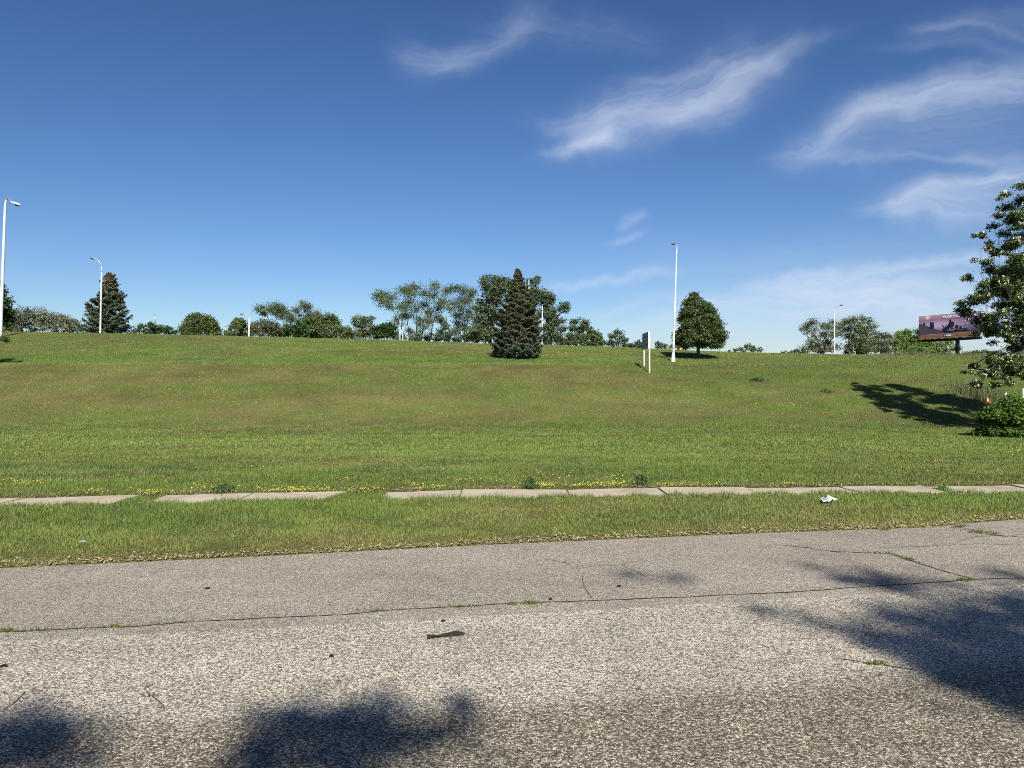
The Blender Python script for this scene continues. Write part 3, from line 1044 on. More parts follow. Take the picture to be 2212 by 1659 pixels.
def px_blobs(lst, D, depth=1.0, seed=0, sc=1.0, ox=0.0, oy=0.0, rs=1.0, dup=2):
    """outline read off in pixels, given a real distance and a rounded depth"""
    r = np.random.default_rng(seed)
    q = [(ox + x / sc, oy + y / sc, rad / sc) for x, y, rad in lst]
    x0, x1 = min(a - b for a, _, b in q), max(a + b for a, _, b in q)
    cx, hw = (x0 + x1) / 2, (x1 - x0) / 2
    out = []
    for x, y, rad in q:
        for k in range(dup):
            c = at(x, y, D)
            half = hw / F_PX * D * math.sqrt(max(.15, 1 - ((x - cx) / hw) ** 2)) * depth
            c.y = D + (r.uniform(-1, 1) * half if dup == 1 else r.uniform(0, 1) * half * (1 if k else -1))
            if k:
                c.x += r.normal(0, .3) * rad / F_PX * D
                c.z -= abs(r.normal(0, .3)) * rad / F_PX * D
            out.append((c, rad / F_PX * D * rs * r.uniform(.9, 1.1)))
    return out


def profile_blobs(prof, D, n, seed=0, rb=.26, inner=.35):
    """prof: (y, x_left, x_right) rows of the outline from the top down; a round crown is filled"""
    r = np.random.default_rng(seed)
    ys = np.array([p[0] for p in prof], float)
    xl = np.array([p[1] for p in prof], float)
    xr = np.array([p[2] for p in prof], float)
    rmax = ((xr - xl) / 2).max()
    wts = np.maximum((xr - xl), 4)
    yy = np.linspace(ys[0], ys[-1], 200)
    pw = np.interp(yy, ys, wts)
    pw /= pw.sum()
    out = []
    for _ in range(n):
        y = r.choice(yy, p=pw)
        a, b = np.interp(y, ys, xl), np.interp(y, ys, xr)
        R = (b - a) / 2
        rad = min(rmax * rb * r.uniform(.7, 1.15), max(R * .8, rmax * .10))
        rho = (R - rad * .75) * (1 - inner * r.random())
        th = r.uniform(0, 2 * np.pi)
        c = at((a + b) / 2 + rho * math.cos(th), y + rad * .35, D)
        c.y = D + rho * math.sin(th) / F_PX * D
        out.append((c, rad / F_PX * D))
    return out


def base_at(px, D):
    x = (px - CX) / F_PX * D
    return Vector((x, D, tz(x, D)))


def spruce(name, label, px, D, ytop, prof, seed, leaf, low_tone=None, group=None, size=.15, dens=1.0, rag=(.66, 1.06)):
    """prof: (fraction of height from the ground, radius in metres left, right)"""
    r = np.random.default_rng(seed)
    B = base_at(px, D)
    H = EYE + (HY - ytop) / F_PX * D - B.z
    root = empty(name, B)
    tag(root, label, 'spruce tree', group)
    fr, rl, rr_ = (np.array([p[i] for p in prof], float) for i in range(3))
    C, N, AX, S, T, G = [], [], [], [], [], []
    mb = MB()
    mb.tube([(0, 0, -.1), (0, 0, H * .5), (0, 0, H * .97)], [.022 * H, .013 * H, .003 * H], 8)
    z = H * .03
    while z < H * .985:
        f = z / H
        nb = int(r.integers(8, 12))
        th0 = r.uniform(0, 6.28)
        for b in range(nb):
            th = th0 + 6.283 * b / nb + r.normal(0, .12)
            cx_, cy_ = math.cos(th), math.sin(th)
            RL, RR = np.interp(f, fr, rl), np.interp(f, fr, rr_)
            R = (RR * (1 + cx_) + RL * (1 - cx_)) / 2
            L = R * r.uniform(*rag) * (1.14 if r.random() < .14 else 1)
            z0 = z + r.normal(0, .05)
            pit = np.interp(f, [0, .3, .8, 1], [-.22, -.12, .28, .9])
            k = int((26 + 130 * L) * dens)
            s = r.random(k) ** .62
            droop = pit * L * s - .16 * L * np.sin(s * np.pi) + .20 * L * s ** 3 * (1 - f)
            lat = r.normal(0, 1, k) * (.05 + .17 * L * np.sin(np.clip(s, .08, 1) * 2.6))
            px_ = cx_ * L * s - cy_ * lat
            py_ = cy_ * L * s + cx_ * lat
            pz_ = z0 + droop - np.abs(lat) * .22 + r.normal(0, .035, k)
            C.append(np.stack([px_, py_, pz_], -1))
            out = np.stack([cx_ * .8 - cy_ * np.sign(lat) * .7, cy_ * .8 + cx_ * np.sign(lat) * .7, np.full(k, .10)], -1)
            AX.append(out + r.normal(0, .25, (k, 3)))
            N.append(np.stack([cx_ * .55 * np.ones(k), cy_ * .55 * np.ones(k), np.ones(k) * .8], -1) + r.normal(0, .42, (k, 3)))
            S.append(size * r.uniform(.6, 1.3, k) * (.75 + .25 * min(1, L)))
            tb = r.normal(.42, .15)
            T.append(np.clip(r.normal(tb, .2, k), 0, 1))
            if low_tone == 'low':
                g = 1 - sstep(.14, .28, f + r.normal(0, .06, k))
            else:
                g = sstep(.48, 1.0, f + r.normal(0, .16, k)) * .8
                if f < .2 and r.random() < .10:
                    g = np.full(k, .9)
            G.append(np.clip(g, 0, 1))
            mb.tube([(0, 0, z0), (cx_ * L * .5, cy_ * L * .5, z0 + pit * L * .5 - .16 * L), (cx_ * L * .9, cy_ * L * .9, z0 + pit * L * .9)], [.012 + .010 * L, .008 + .004 * L, .004], 4, False)
        z += H * .058 * r.uniform(.65, 1.25) * (.70 + .45 * (1 - f))
    C, N, AX, S, T, G = (np.concatenate(q) for q in (C, N, AX, S, T, G))
    gz = terrain(C[:, 0] + B.x, C[:, 1] + B.y) - B.z
    k = C[:, 2] > gz + .02
    C, N, AX, S, T, G = C[k], N[k], AX[k], S[k], T[k], G[k]
    V = cards(C, N, S, .42, r, AX, .12)
    A = np.repeat(np.stack([T, G, np.zeros_like(T), np.ones_like(T)], -1), 4, 0)
    link('crown', np_mesh('crown', V, np.arange(len(V)).reshape(-1, 4), False, A), leaf, root)
    mb.build('trunk', M['bark'], root, True)
    return root


# -- the two spruces
g0 = ground_at(1118, 774)
px2m = g0.y / F_PX
prof = [(0, .9, .9), (.06, 56, 48), (.2, 56, 54), (.32, 54, 55), (.44, 48, 50), (.52, 42, 44), (.62, 33, 36), (.72, 22, 26), (.82, 14, 17), (.9, 8, 9), (1, 1, 1)]
spruce('blue_spruce', 'large blue spruce in front of the treeline, bluish at its skirt and olive above', 1118, g0.y, 581,
       [(f, a * px2m, b * px2m) if f else (0, .6, .6) for f, a, b in prof], 4, L_['spruce'], 'low', size=.088, dens=2.5, rag=(.84, 1.05))
D2 = 82
px2m = D2 / F_PX
prof = [(0, 64, 52), (.1, 64, 54), (.25, 62, 50), (.36, 52, 46), (.45, 46, 41), (.52, 50, 36), (.6, 24, 34), (.75, 17, 24), (.85, 14, 20), (.93, 8, 11), (1, 2, 2)]
spruce('brown_topped_spruce', 'spruce with a browning top standing behind a lamp post on the left', 235, D2, 590,
       [(f, a * px2m, b * px2m) for f, a, b in prof], 9, L_['spruce_brown'], 'top', size=.135, dens=.85)

Z1 = dict(sc=3.75, oy=405.5)
Z2 = dict(sc=4.286, ox=516.1, oy=553.0)
Z3 = dict(sc=5.0, ox=958.5, oy=553.0)
Z4 = dict(sc=5.0, ox=1327.1, oy=501.4)
Z5 = dict(sc=4.286, ox=1695.8, oy=626.7)
TG = 'trees of the treeline beyond the crest'
SG = 'shrubs of the treeline beyond the crest'

# -- round tree on the crest, right of the lamp post
gr = ground_at(1508, 775)
prof = [(634, 1495, 1503), (642, 1486, 1510), (650, 1474, 1520), (658, 1472, 1534), (668, 1463, 1550), (680, 1464, 1556), (694, 1456, 1558), (706, 1457, 1567), (718, 1450, 1571), (730, 1452, 1570), (740, 1460, 1568), (745, 1472, 1560)]
tree('round_tree', 'rounded dark green tree with a bare trunk shading the grass beside the lamp post', 'tree', profile_blobs(prof, gr.y, 260, 3, .15, .5), gr, L_['round'], .11, 2.3,
     trunk_r=.13, mains=7, fork=.34, seed=31, up=.45, grow=1.25)

# -- left end
tree('dark_tree', 'dark green tree cut by the left edge of the photo, behind a tall lamp post', 'tree',
     profile_blobs([(600, -40, -10), (630, -75, 12), (660, -95, 22), (690, -100, 26), (712, -90, 22)], 84, 60, 5, .24), base_at(-40, 84), L_['dark'], .26, 2.4, seed=32)
tree('silvery_tree', 'grey green spreading tree, left one of two beside the brown topped spruce', 'tree',
     px_blobs([(130, 1030, 40), (180, 1050, 45), (230, 1020, 45), (290, 1010, 45), (340, 1020, 45), (150, 1090, 45), (210, 1090, 45), (280, 1065, 45), (330, 1075, 40), (110, 1130, 40), (170, 1140, 35), (70, 1090, 40), (80, 1130, 40), (350, 1120, 25), (240, 1145, 25)], 104, 1, 6, **Z1, dup=2),
     base_at(75, 104), L_['grey'], .20, 1.3, 'bark_pale', .14, 6, seed=33, stems=[base_at(60, 104), base_at(78, 104)], group=TG)
tree('silvery_tree', 'grey green spreading tree directly left of the brown topped spruce', 'tree',
     px_blobs([(400, 1040, 45), (450, 1045, 45), (510, 1060, 45), (560, 1075, 40), (600, 1100, 35), (380, 1090, 45), (450, 1100, 50), (520, 1115, 45), (580, 1130, 35), (620, 1140, 25), (400, 1150, 35), (480, 1150, 35)], 102, 1, 7, **Z1, dup=2),
     base_at(128, 102), L_['grey'], .20, 1.4, 'bark_pale', .14, 6, seed=34, stems=[base_at(120, 102), base_at(133, 102)], group=TG)
tree('low_shrub', 'low green shrub at the foot of the dark tree on the left', 'shrub',
     px_blobs([(20, 1150, 30), (60, 1150, 35), (100, 1160, 25), (-20, 1150, 30)], 80, .8, 8, **Z1), base_at(12, 80), L_['mid'], .20, 2, mains=2, seed=35, trunk_r=.05, group=SG)
tree('dark_shrub', 'dark green two lobed shrub below the church spire', 'shrub',
     px_blobs([(1150, 1165, 35), (1190, 1135, 40), (1215, 1120, 30), (1250, 1150, 45), (1275, 1115, 30), (1300, 1140, 40), (1340, 1155, 40), (1380, 1160, 35), (1370, 1140, 25), (1230, 1175, 35), (1320, 1180, 30)], 112, .8, 9, **Z1), base_at(336, 112), L_['dark'], .22, 2.2, mains=4, seed=36, trunk_r=.07, group=SG, grow=.86, fuzz=.16)
tree('domed_tree', 'dense dome shaped tree between the church spire and a small lamp post', 'tree',
     profile_blobs([(676, 420, 446), (684, 404, 458), (694, 400, 468), (706, 392, 474), (716, 384, 478), (726, 382, 480)], 106, 70, 10, .22), base_at(436, 106), L_['mid'], .20, 2.3, mains=5, seed=37, trunk_r=.14, group=TG)
tree('pointed_tree', 'small pointed olive green tree just left of the smallest lamp post', 'tree',
     profile_blobs([(685, 512, 520), (693, 502, 530), (702, 496, 537), (712, 488, 540), (726, 482, 540)], 104, 45, 11, .24), base_at(518, 104), L_['olive'], .19, 2.3, mains=4, seed=38, trunk_r=.1, group=TG)
# -- left of the centre
tree('grey_shrub', 'long grey olive thicket right of the smallest lamp post', 'shrub',
     px_blobs([(130, 660, 45), (180, 680, 50), (230, 670, 50), (290, 680, 50), (340, 690, 50), (400, 690, 50), (450, 700, 45), (150, 630, 30), (230, 610, 35), (270, 630, 35), (340, 630, 35), (120, 710, 40), (200, 720, 40), (300, 720, 40), (380, 720, 40), (440, 650, 35)], 92, .5, 12, **Z2, dup=2),
     base_at(580, 92), L_['greyolive'], .19, 1.5, 'bark_pale', .07, 5, seed=39, group=SG)
tree('leaning_tree', 'thin leaning tree with two umbrella like tufts above the grey thicket', 'tree',
     px_blobs([(205, 500, 38), (245, 485, 36), (220, 535, 25), (340, 485, 42), (385, 470, 42), (410, 510, 40), (370, 530, 40), (400, 560, 30), (320, 520, 25), (470, 560, 38), (510, 580, 36), (480, 600, 30)], 98, .8, 13, **Z2),
     base_at(612, 98), L_['olive'], .13, 1.2, 'bark_dark', .10, 4, fuzz=.36, grow=1.3, seed=40, stems=[base_at(608, 98), base_at(616, 98), base_at(622, 98)], group=TG)
tree('sparse_tree', 'thin half bare tree with a tall tuft, right of the leaning tree', 'tree',
     px_blobs([(540, 500, 34), (560, 530, 24), (600, 445, 34), (630, 470, 36), (655, 460, 30), (590, 490, 26), (670, 520, 36), (640, 560, 36), (700, 560, 36), (735, 530, 26), (735, 560, 22), (600, 590, 34)], 99, .8, 14, **Z2),
     base_at(648, 99), L_['greyolive'], .12, 1.0, 'bark_dark', .09, 4, fuzz=.36, grow=1.3, seed=41, stems=[base_at(645, 99), base_at(652, 99)], group=TG)
tree('green_shrub', 'dark green shrub at the left foot of the big green mound of bushes', 'shrub',
     px_blobs([(500, 680, 45), (560, 650, 45), (590, 690, 50), (530, 720, 40), (610, 730, 35), (450, 720, 35)], 88, .8, 15, **Z2), base_at(645, 88), L_['dark'], .19, 2.1, mains=3, seed=42, trunk_r=.06, group=SG)
tree('mounded_shrub', 'big mid green mound of bushes left of centre in the treeline', 'shrub',
     px_blobs([(640, 620, 45), (700, 600, 45), (760, 600, 50), (820, 580, 50), (860, 570, 45), (890, 610, 40), (650, 690, 55), (720, 680, 60), (790, 660, 60), (850, 650, 55), (900, 660, 40), (680, 740, 40), (760, 730, 40)], 94, .8, 16, **Z2),
     base_at(700, 94), L_['mid'], .19, 2.0, mains=5, seed=43, trunk_r=.08, group=SG)
tree('stemmy_shrub', 'olive shrub with pale bare stems right of the green mound', 'shrub',
     px_blobs([(810, 690, 45), (870, 690, 45), (930, 680, 45), (980, 680, 45), (1030, 690, 40), (1070, 710, 35), (840, 740, 35), (960, 735, 35), (1040, 745, 30)], 90, .7, 17, **Z2), base_at(735, 90), L_['olive'], .18, 1.3, 'bark_pale', .06, 5, seed=44, group=SG)
tree('flat_topped_tree', 'flat topped olive tree between the stemmy shrub and a dark shrub', 'tree',
     px_blobs([(1080, 590, 36), (1120, 580, 36), (1170, 590, 40), (1220, 580, 20), (1245, 572, 16), (1100, 640, 40), (1160, 640, 45), (1220, 640, 36), (1180, 700, 40), (1240, 690, 34), (1130, 690, 30)], 96, .8, 18, **Z2),
     base_at(786, 96), L_['olive'], .18, 1.3, 'bark', .12, 4, seed=45, group=TG)
tree('dark_conifer_shrub', 'very dark green shrub left of two thin white poles', 'shrub',
     px_blobs([(1270, 700, 35), (1300, 670, 35), (1340, 655, 35), (1390, 660, 38), (1410, 640, 24), (1440, 670, 32), (1320, 720, 45), (1390, 720, 45), (1450, 720, 32), (1270, 745, 28)], 86, .8, 19, **Z2), base_at(835, 86), L_['dark'], .19, 2.3, mains=4, seed=46, trunk_r=.07, group=SG)
tree('low_thicket', 'low olive thicket filling the skyline between the green mound and the white poles', 'shrub',
     px_blobs([(690, 722, 9), (712, 724, 9), (740, 720, 10), (760, 724, 9), (778, 720, 10), (798, 722, 9), (815, 726, 8), (850, 728, 8), (872, 730, 7), (890, 731, 7), (726, 726, 8)], 100, .5, 61), base_at(775, 100), L_['greyolive'], .18, 1.7, 'bark_pale', .05, 5, seed=81, group=SG)
tree('low_thicket', 'low dark thicket under the tall airy trees left of the blue spruce', 'shrub',
     px_blobs([(905, 731, 7), (925, 730, 9), (945, 733, 8), (968, 732, 9), (985, 734, 9), (1010, 730, 10), (1030, 728, 11), (1050, 730, 10)], 104, .5, 62), base_at(975, 104), L_['bluish'], .18, 1.7, 'bark_pale', .05, 5, seed=82, group=SG)
tree('low_thicket', 'low green thicket on the skyline right of the blue spruce', 'shrub',
     px_blobs([(1180, 735, 12), (1205, 738, 11), (1228, 738, 12), (1255, 740, 10), (1280, 742, 9), (1300, 744, 8), (1325, 746, 6), (1352, 748, 5)], 102, .5, 63), base_at(1250, 102), L_['mid'], .18, 1.7, 'bark_pale', .05, 5, seed=83, group=SG)
# -- airy trees
A14 = [(1330, 365, 55), (1290, 390, 36), (1420, 390, 55), (1350, 440, 42), (1560, 300, 55), (1500, 305, 40), (1640, 300, 50), (1615, 375, 55), (1480, 460, 52), (1420, 480, 40), (1580, 430, 50), (1640, 490, 50), (1700, 440, 48), (1720, 345, 48), (1740, 500, 46),
       (1830, 300, 50), (1800, 380, 50), (1880, 420, 50), (1910, 320, 50), (1950, 300, 36), (1760, 540, 46), (1840, 480, 46), (1560, 560, 48), (1500, 550, 42), (1640, 570, 46), (1740, 600, 42), (1880, 460, 42), (1680, 640, 32), (1560, 500, 40), (1400, 440, 40), (1500, 630, 34), (1545, 680, 30), (1600, 705, 34), (1740, 670, 36), (1700, 715, 32), (1785, 630, 36), (1450, 590, 30), (1820, 560, 40), (1640, 735, 30), (1770, 720, 28)]
tree('airy_tree', 'tall airy many stemmed tree leaning left beside two thin white poles', 'tree', px_blobs(A14, 100, .7, 20, **Z2, dup=1), base_at(900, 100), L_['olive'], .140, 1.15, 'bark_dark', .19, 5, seed=47,
     stems=[base_at(888, 100), base_at(899, 100), base_at(905, 100), base_at(922, 100)], group=TG, thin=.0, grow=1.5, limb=.5, fuzz=.30)
A15 = [(2010, 290, 46), (2080, 320, 46), (2140, 350, 46), (2175, 335, 30), (2050, 400, 48), (2120, 420, 46), (1985, 430, 42), (1955, 480, 40), (2060, 490, 48), (2120, 510, 40), (2020, 550, 46), (2090, 580, 46), (2140, 560, 36), (2060, 650, 40), (2110, 670, 42), (2010, 690, 36), (2010, 620, 36)]
tree('airy_tree', 'tall narrow airy tree left of the dense blue green trees', 'tree', px_blobs(A15, 97, .8, 21, **Z2, dup=1), base_at(999, 97), L_['bluish'], .140, 1.25, 'bark_dark', .18, 4, seed=48, stems=[base_at(996, 97), base_at(1003, 97)], group=TG, thin=.0, grow=1.5, limb=.5, fuzz=.30)
tree('understorey_shrub', 'loose shrub between the two tall airy trees', 'shrub',
     px_blobs([(1880, 590, 42), (1920, 650, 46), (1870, 700, 42), (1940, 730, 42), (1980, 700, 34), (1850, 750, 30), (1900, 755, 32), (1830, 740, 24), (2130, 740, 40), (2190, 700, 40)], 93, .8, 22, **Z2), base_at(958, 93), L_['bluish'], .16, 1.3, mains=4, seed=49, trunk_r=.08, group=SG)
# -- dense trees behind the blue spruce
tree('dense_tree', 'dense blue green tree behind the left side of the big blue spruce', 'tree',
     px_blobs([(470, 260, 50), (550, 250, 55), (640, 260, 60), (450, 340, 55), (540, 350, 70), (640, 360, 80), (700, 300, 60), (480, 440, 55), (580, 470, 80), (390, 500, 50), (360, 570, 55), (440, 560, 65), (520, 600, 60), (380, 680, 70), (470, 720, 75), (360, 800, 65), (440, 850, 65), (330, 880, 50), (520, 850, 60), (620, 640, 90), (270, 860, 40)], 92, .8, 23, **Z3, dup=2),
     base_at(1060, 92), L_['bluish'], .20, 1.7, 'bark', .25, 7, seed=50, group=TG)
tree('dense_tree', 'dense blue green tree behind the right side of the big blue spruce', 'tree',
     px_blobs([(940, 270, 45), (1000, 260, 34), (1030, 255, 18), (960, 360, 55), (1010, 390, 60), (1080, 420, 60), (1140, 440, 55), (1170, 480, 44), (1100, 520, 65), (1000, 490, 60), (1190, 600, 50), (1270, 560, 46), (1315, 530, 40), (1335, 580, 28), (1150, 650, 70), (1060, 620, 65), (1220, 710, 65), (1130, 770, 70), (1200, 840, 65), (1280, 790, 50), (1120, 880, 50), (1250, 890, 45), (1300, 700, 30)], 90, .8, 24, **Z3, dup=2),
     base_at(1190, 90), L_['bluish'], .20, 1.6, 'bark', .25, 7, seed=51, group=TG)
tree('ragged_tree', 'ragged green tree two trees right of the big blue spruce', 'tree',
     px_blobs([(1430, 710, 46), (1500, 730, 48), (1380, 770, 48), (1460, 800, 55), (1530, 780, 42), (1400, 870, 50), (1490, 880, 55), (1340, 860, 40), (1350, 930, 30), (1420, 930, 35)], 90, .8, 25, **Z3, dup=2), base_at(1246, 90), L_['bluish'], .19, 1.6, mains=4, seed=52, trunk_r=.12, group=TG)
tree('rounded_shrub', 'rounded olive green shrub right of the ragged tree', 'shrub',
     px_blobs([(1580, 810, 45), (1560, 870, 50), (1630, 850, 46), (1680, 890, 40), (1720, 930, 28), (1620, 920, 45), (1550, 940, 34)], 88, .8, 26, **Z3, dup=2), base_at(1278, 88), L_['mid'], .18, 1.8, mains=4, seed=53, trunk_r=.08, group=SG)
tree('feathery_tree', 'small feathery tree standing alone left of the white posted sign', 'tree',
     px_blobs([(1870, 820, 32), (1910, 830, 28), (1850, 870, 36), (1920, 880, 36), (1800, 870, 24), (1790, 850, 16), (1960, 910, 30), (1800, 920, 30), (1880, 930, 42), (1780, 950, 24), (1985, 900, 14), (1950, 950, 28)], 92, .8, 27, **Z3), base_at(1334, 92), L_['bluish'], .15, 1.3, mains=4, seed=54, trunk_r=.08, group=TG)
tree('small_shrub', 'small dark shrub directly left of the white posted sign', 'shrub',
     px_blobs([(2020, 965, 28), (2060, 975, 22), (2100, 935, 28), (2135, 960, 32), (2170, 975, 28), (2110, 985, 25)], 90, .8, 28, **Z3), base_at(1377, 90), L_['dark'], .15, 1.8, mains=3, seed=55, trunk_r=.05, group=SG)
tree('small_shrub', 'small open shrub between the white posted sign and the lamp post', 'shrub',
     px_blobs([(470, 1205, 28), (500, 1220, 26), (530, 1235, 24), (560, 1230, 22), (600, 1235, 20), (480, 1245, 24), (650, 1235, 24)], 92, .8, 29, **Z4), base_at(1430, 92), L_['bluish'], .15, 1.4, mains=3, seed=56, trunk_r=.05, group=SG)
tree('small_shrub', 'low leafy shrub on the skyline right of the rounded tree', 'shrub',
     px_blobs([(1300, 1278, 20), (1350, 1268, 22), (1390, 1248, 26), (1440, 1232, 24), (1480, 1250, 28), (1530, 1272, 22), (1585, 1252, 10), (1570, 1278, 20), (1440, 1275, 28), (1240, 1285, 12)], 96, .8, 30, **Z4), base_at(1614, 96), L_['mid'], .15, 1.6, mains=4, seed=57, trunk_r=.05, group=SG)
tree('small_shrub', 'tiny shrub on the skyline left of the pair of willows', 'shrub',
     px_blobs([(1820, 1300, 14), (1850, 1290, 12), (1940, 1290, 24), (1980, 1285, 26), (2020, 1300, 20), (1890, 1302, 12)], 96, .8, 31, **Z4), base_at(1720, 96), L_['bluish'], .14, 1.6, mains=3, seed=58, trunk_r=.04, group=SG)
# -- right of the round tree
tree('willow_tree', 'olive willow left of the lamp post, first of two willows', 'tree',
     px_blobs([(205, 305, 38), (185, 350, 32), (255, 300, 36), (200, 390, 26), (330, 335, 42), (390, 305, 38), (420, 350, 44), (400, 415, 50), (325, 410, 40), (260, 470, 42), (220, 520, 46), (300, 520, 50), (390, 490, 50), (450, 530, 46), (480, 400, 36), (490, 355, 30), (240, 560, 40), (370, 560, 46)], 94, .8, 41, **Z5, dup=2),
     base_at(1780, 94), L_['olive'], .16, 1.05, 'bark', .2, 6, seed=59, group=TG)
tree('willow_tree', 'taller olive willow right of the lamp post', 'tree',
     px_blobs([(535, 295, 34), (590, 285, 38), (670, 275, 40), (735, 295, 40), (790, 340, 40), (620, 350, 50), (700, 370, 55), (780, 400, 42), (590, 420, 46), (680, 460, 60), (750, 470, 50), (590, 510, 50), (690, 540, 55), (770, 550, 40), (560, 370, 24), (600, 570, 40), (720, 580, 40)], 94, .8, 42, **Z5, dup=2),
     base_at(1853, 94), L_['olive'], .16, 1.4, 'bark', .2, 6, seed=60, group=TG)
tree('greyish_tree', 'grey olive bushy tree right of the taller willow', 'tree',
     px_blobs([(850, 415, 34), (905, 420, 38), (955, 430, 34), (830, 480, 42), (900, 500, 50), (955, 480, 30), (840, 550, 42), (920, 555, 44), (970, 560, 30)], 96, .8, 43, **Z5, dup=2), base_at(1905, 96), L_['greyolive'], .17, 1.4, 'bark', .12, 4, seed=61, group=TG)
tree('bright_tree', 'bright green tree whose crown shows left of the billboard', 'tree',
     px_blobs([(1050, 420, 36), (1115, 390, 38), (1185, 390, 42), (1020, 480, 40), (1100, 460, 55), (1190, 470, 60), (1030, 540, 46), (1120, 550, 60), (1210, 550, 55), (1240, 420, 50)], 205, .8, 44, **Z5, dup=2), base_at(1965, 205), L_['bright'], .36, 1.8, mains=5, seed=62, trunk_r=.3, group=TG)
tree('bright_tree', 'bright green tree below the billboard panel, left of its column', 'tree',
     px_blobs([(1280, 490, 50), (1350, 510, 50), (1440, 490, 46), (1520, 490, 40), (1560, 540, 34), (1290, 560, 55), (1380, 570, 50), (1470, 560, 50), (1610, 545, 20)], 215, .8, 45, **Z5, dup=2), base_at(2030, 215), L_['bright'], .36, 1.5, mains=5, seed=63, trunk_r=.3, group=TG)
tree('skyline_hedge', 'low dark hedge like shrubs on the skyline right of the billboard column', 'shrub',
     px_blobs([(1660, 605, 26), (1710, 595, 28), (1760, 590, 30), (1810, 590, 30), (1845, 570, 22), (1890, 585, 28), (1930, 580, 24), (1970, 595, 28), (2010, 605, 24), (1780, 615, 26), (1900, 615, 26)], 100, .6, 46, **Z5), base_at(2120, 100), L_['dark'], .18, 1.9, mains=4, seed=64, trunk_r=.05, group=SG)

# tall weeds on the crest under the billboard
n = 2600
X0 = at(1935, 770, 74).x
X = rng.uniform(X0 - 2, at(2110, 770, 74).x, n)
Y = rng.uniform(70, 77, n)
h = rng.uniform(.2, .7, n) * (.2 + 1.2 * fbm(X / 2.5, Y / 2, 81, 3))
V = blades(X, Y, h, rng.uniform(.05, .11, n), rng, .25)
A = np.repeat(np.stack([rng.random(n), np.zeros(n), np.zeros(n), np.ones(n)], -1)[:, None], 3, 1)
tg = link('crest_weeds', np_mesh('crest_weeds', V.reshape(-1, 3), np.arange(3 * n).reshape(-1, 3), False, A.reshape(-1, 4)), L_['tallgrass'])
tag(tg, 'unmown olive weeds along the crest under the billboard', 'weeds', kind='stuff')

# -- big flowering tree at the right edge, with the bush in front of it
DT = 32.5
nb = [(2206, 412, 14), (2185, 420, 9), (2200, 440, 16), (2175, 462, 12), (2200, 478, 18), (2222, 470, 20), (2155, 500, 10), (2178, 505, 14), (2205, 515, 18), (2148, 535, 12), (2175, 540, 15), (2205, 550, 20), (2140, 560, 9),
      (2160, 578, 17), (2138, 588, 11), (2195, 590, 22), (2225, 585, 25), (2120, 612, 10), (2150, 618, 18), (2185, 630, 22), (2215, 640, 25), (2104, 646, 11), (2128, 652, 14), (2160, 660, 20), (2195, 675, 24), (2222, 690, 26),
      (2125, 678, 10), (2145, 690, 14), (2168, 700, 18), (2140, 712, 11), (2160, 722, 13), (2190, 716, 18), (2185, 740, 12), (2205, 735, 18), (2215, 755, 14), (2192, 757, 8),
      (2152, 780, 7), (2175, 776, 10), (2200, 780, 12), (2133, 790, 6), (2122, 804, 6), (2114, 812, 4), (2152, 797, 8), (2180, 798, 10), (2208, 798, 12), (2165, 814, 6), (2148, 830, 6), (2138, 836, 5), (2195, 815, 7), (2212, 812, 9)]
r3 = np.random.default_rng(70)
blobs = []
for x, y, rad in nb:
    for k in range(4):
        c = at(x, y, DT)
        q = rad / F_PX * DT
        c.y += r3.uniform(-1.0, 1.0) * 1.6
        c.x += r3.normal(.12, .55) * q
        c.z += r3.normal(0, .45) * q
        blobs.append((c, q * r3.uniform(.7, 1.25) * (1.5 if y > 765 else 1)))
BT = Vector((at(2300, 0, DT).x, DT, 0))
BT.z = tz(BT.x, BT.y)
for _ in range(90):      # the rest of the crown, outside the frame
    f = r3.random()
    zz = 2.2 + 8.2 * f
    R = 3.4 * (1 - max(0, f - .35) / .65) ** .7 * (1 if f > .3 else .75 + f)
    th = r3.uniform(-1.9, 1.9)
    c = Vector((BT.x + R * r3.uniform(.3, .95) * math.cos(th), BT.y + R * r3.uniform(.3, .95) * math.sin(th), zz + BT.z))
    if c.x > at(2190, 0, c.y).x:
        blobs.append((c, r3.uniform(.35, .6)))
ft = tree('flowering_tree', 'large leafy tree with cream blossom cut by the right edge of the photo', 'tree', blobs, BT, L_['near'], .080, 2.3, 'bark', .17, 12, flat=.6, seed=65, fork=.28, up=.9, asp=.5, limb=.4, grow=1.0)
cs, ns, ss = [], [], []
for c, rad in blobs:
    k = int(r3.poisson(5.5 if c.z > 3.2 + BT.z else 4))
    for _ in range(k):
        d = unit(r3.normal(0, 1, 3) + np.array([-.1, -.5, .55]))
        p = np.array(c) + d * rad * np.array([1, 1, .6]) * 1.02
        for _ in range(5):
            cs.append(p + r3.normal(0, .035, 3))
            ns.append(d + r3.normal(0, .6, 3))
            ss.append(r3.uniform(.018, .038))
cs, ns, ss = np.array(cs), np.array(ns), np.array(ss)
V = cards(cs, ns, ss, .8, r3) - np.array(BT)
T = np.repeat(r3.random(len(cs)), 4)
link('blossom', np_mesh('blossom', V, np.arange(len(V)).reshape(-1, 4), False, np.stack([T, T * 0, T * 0, T * 0 + 1], -1)), L_['flower'], ft)

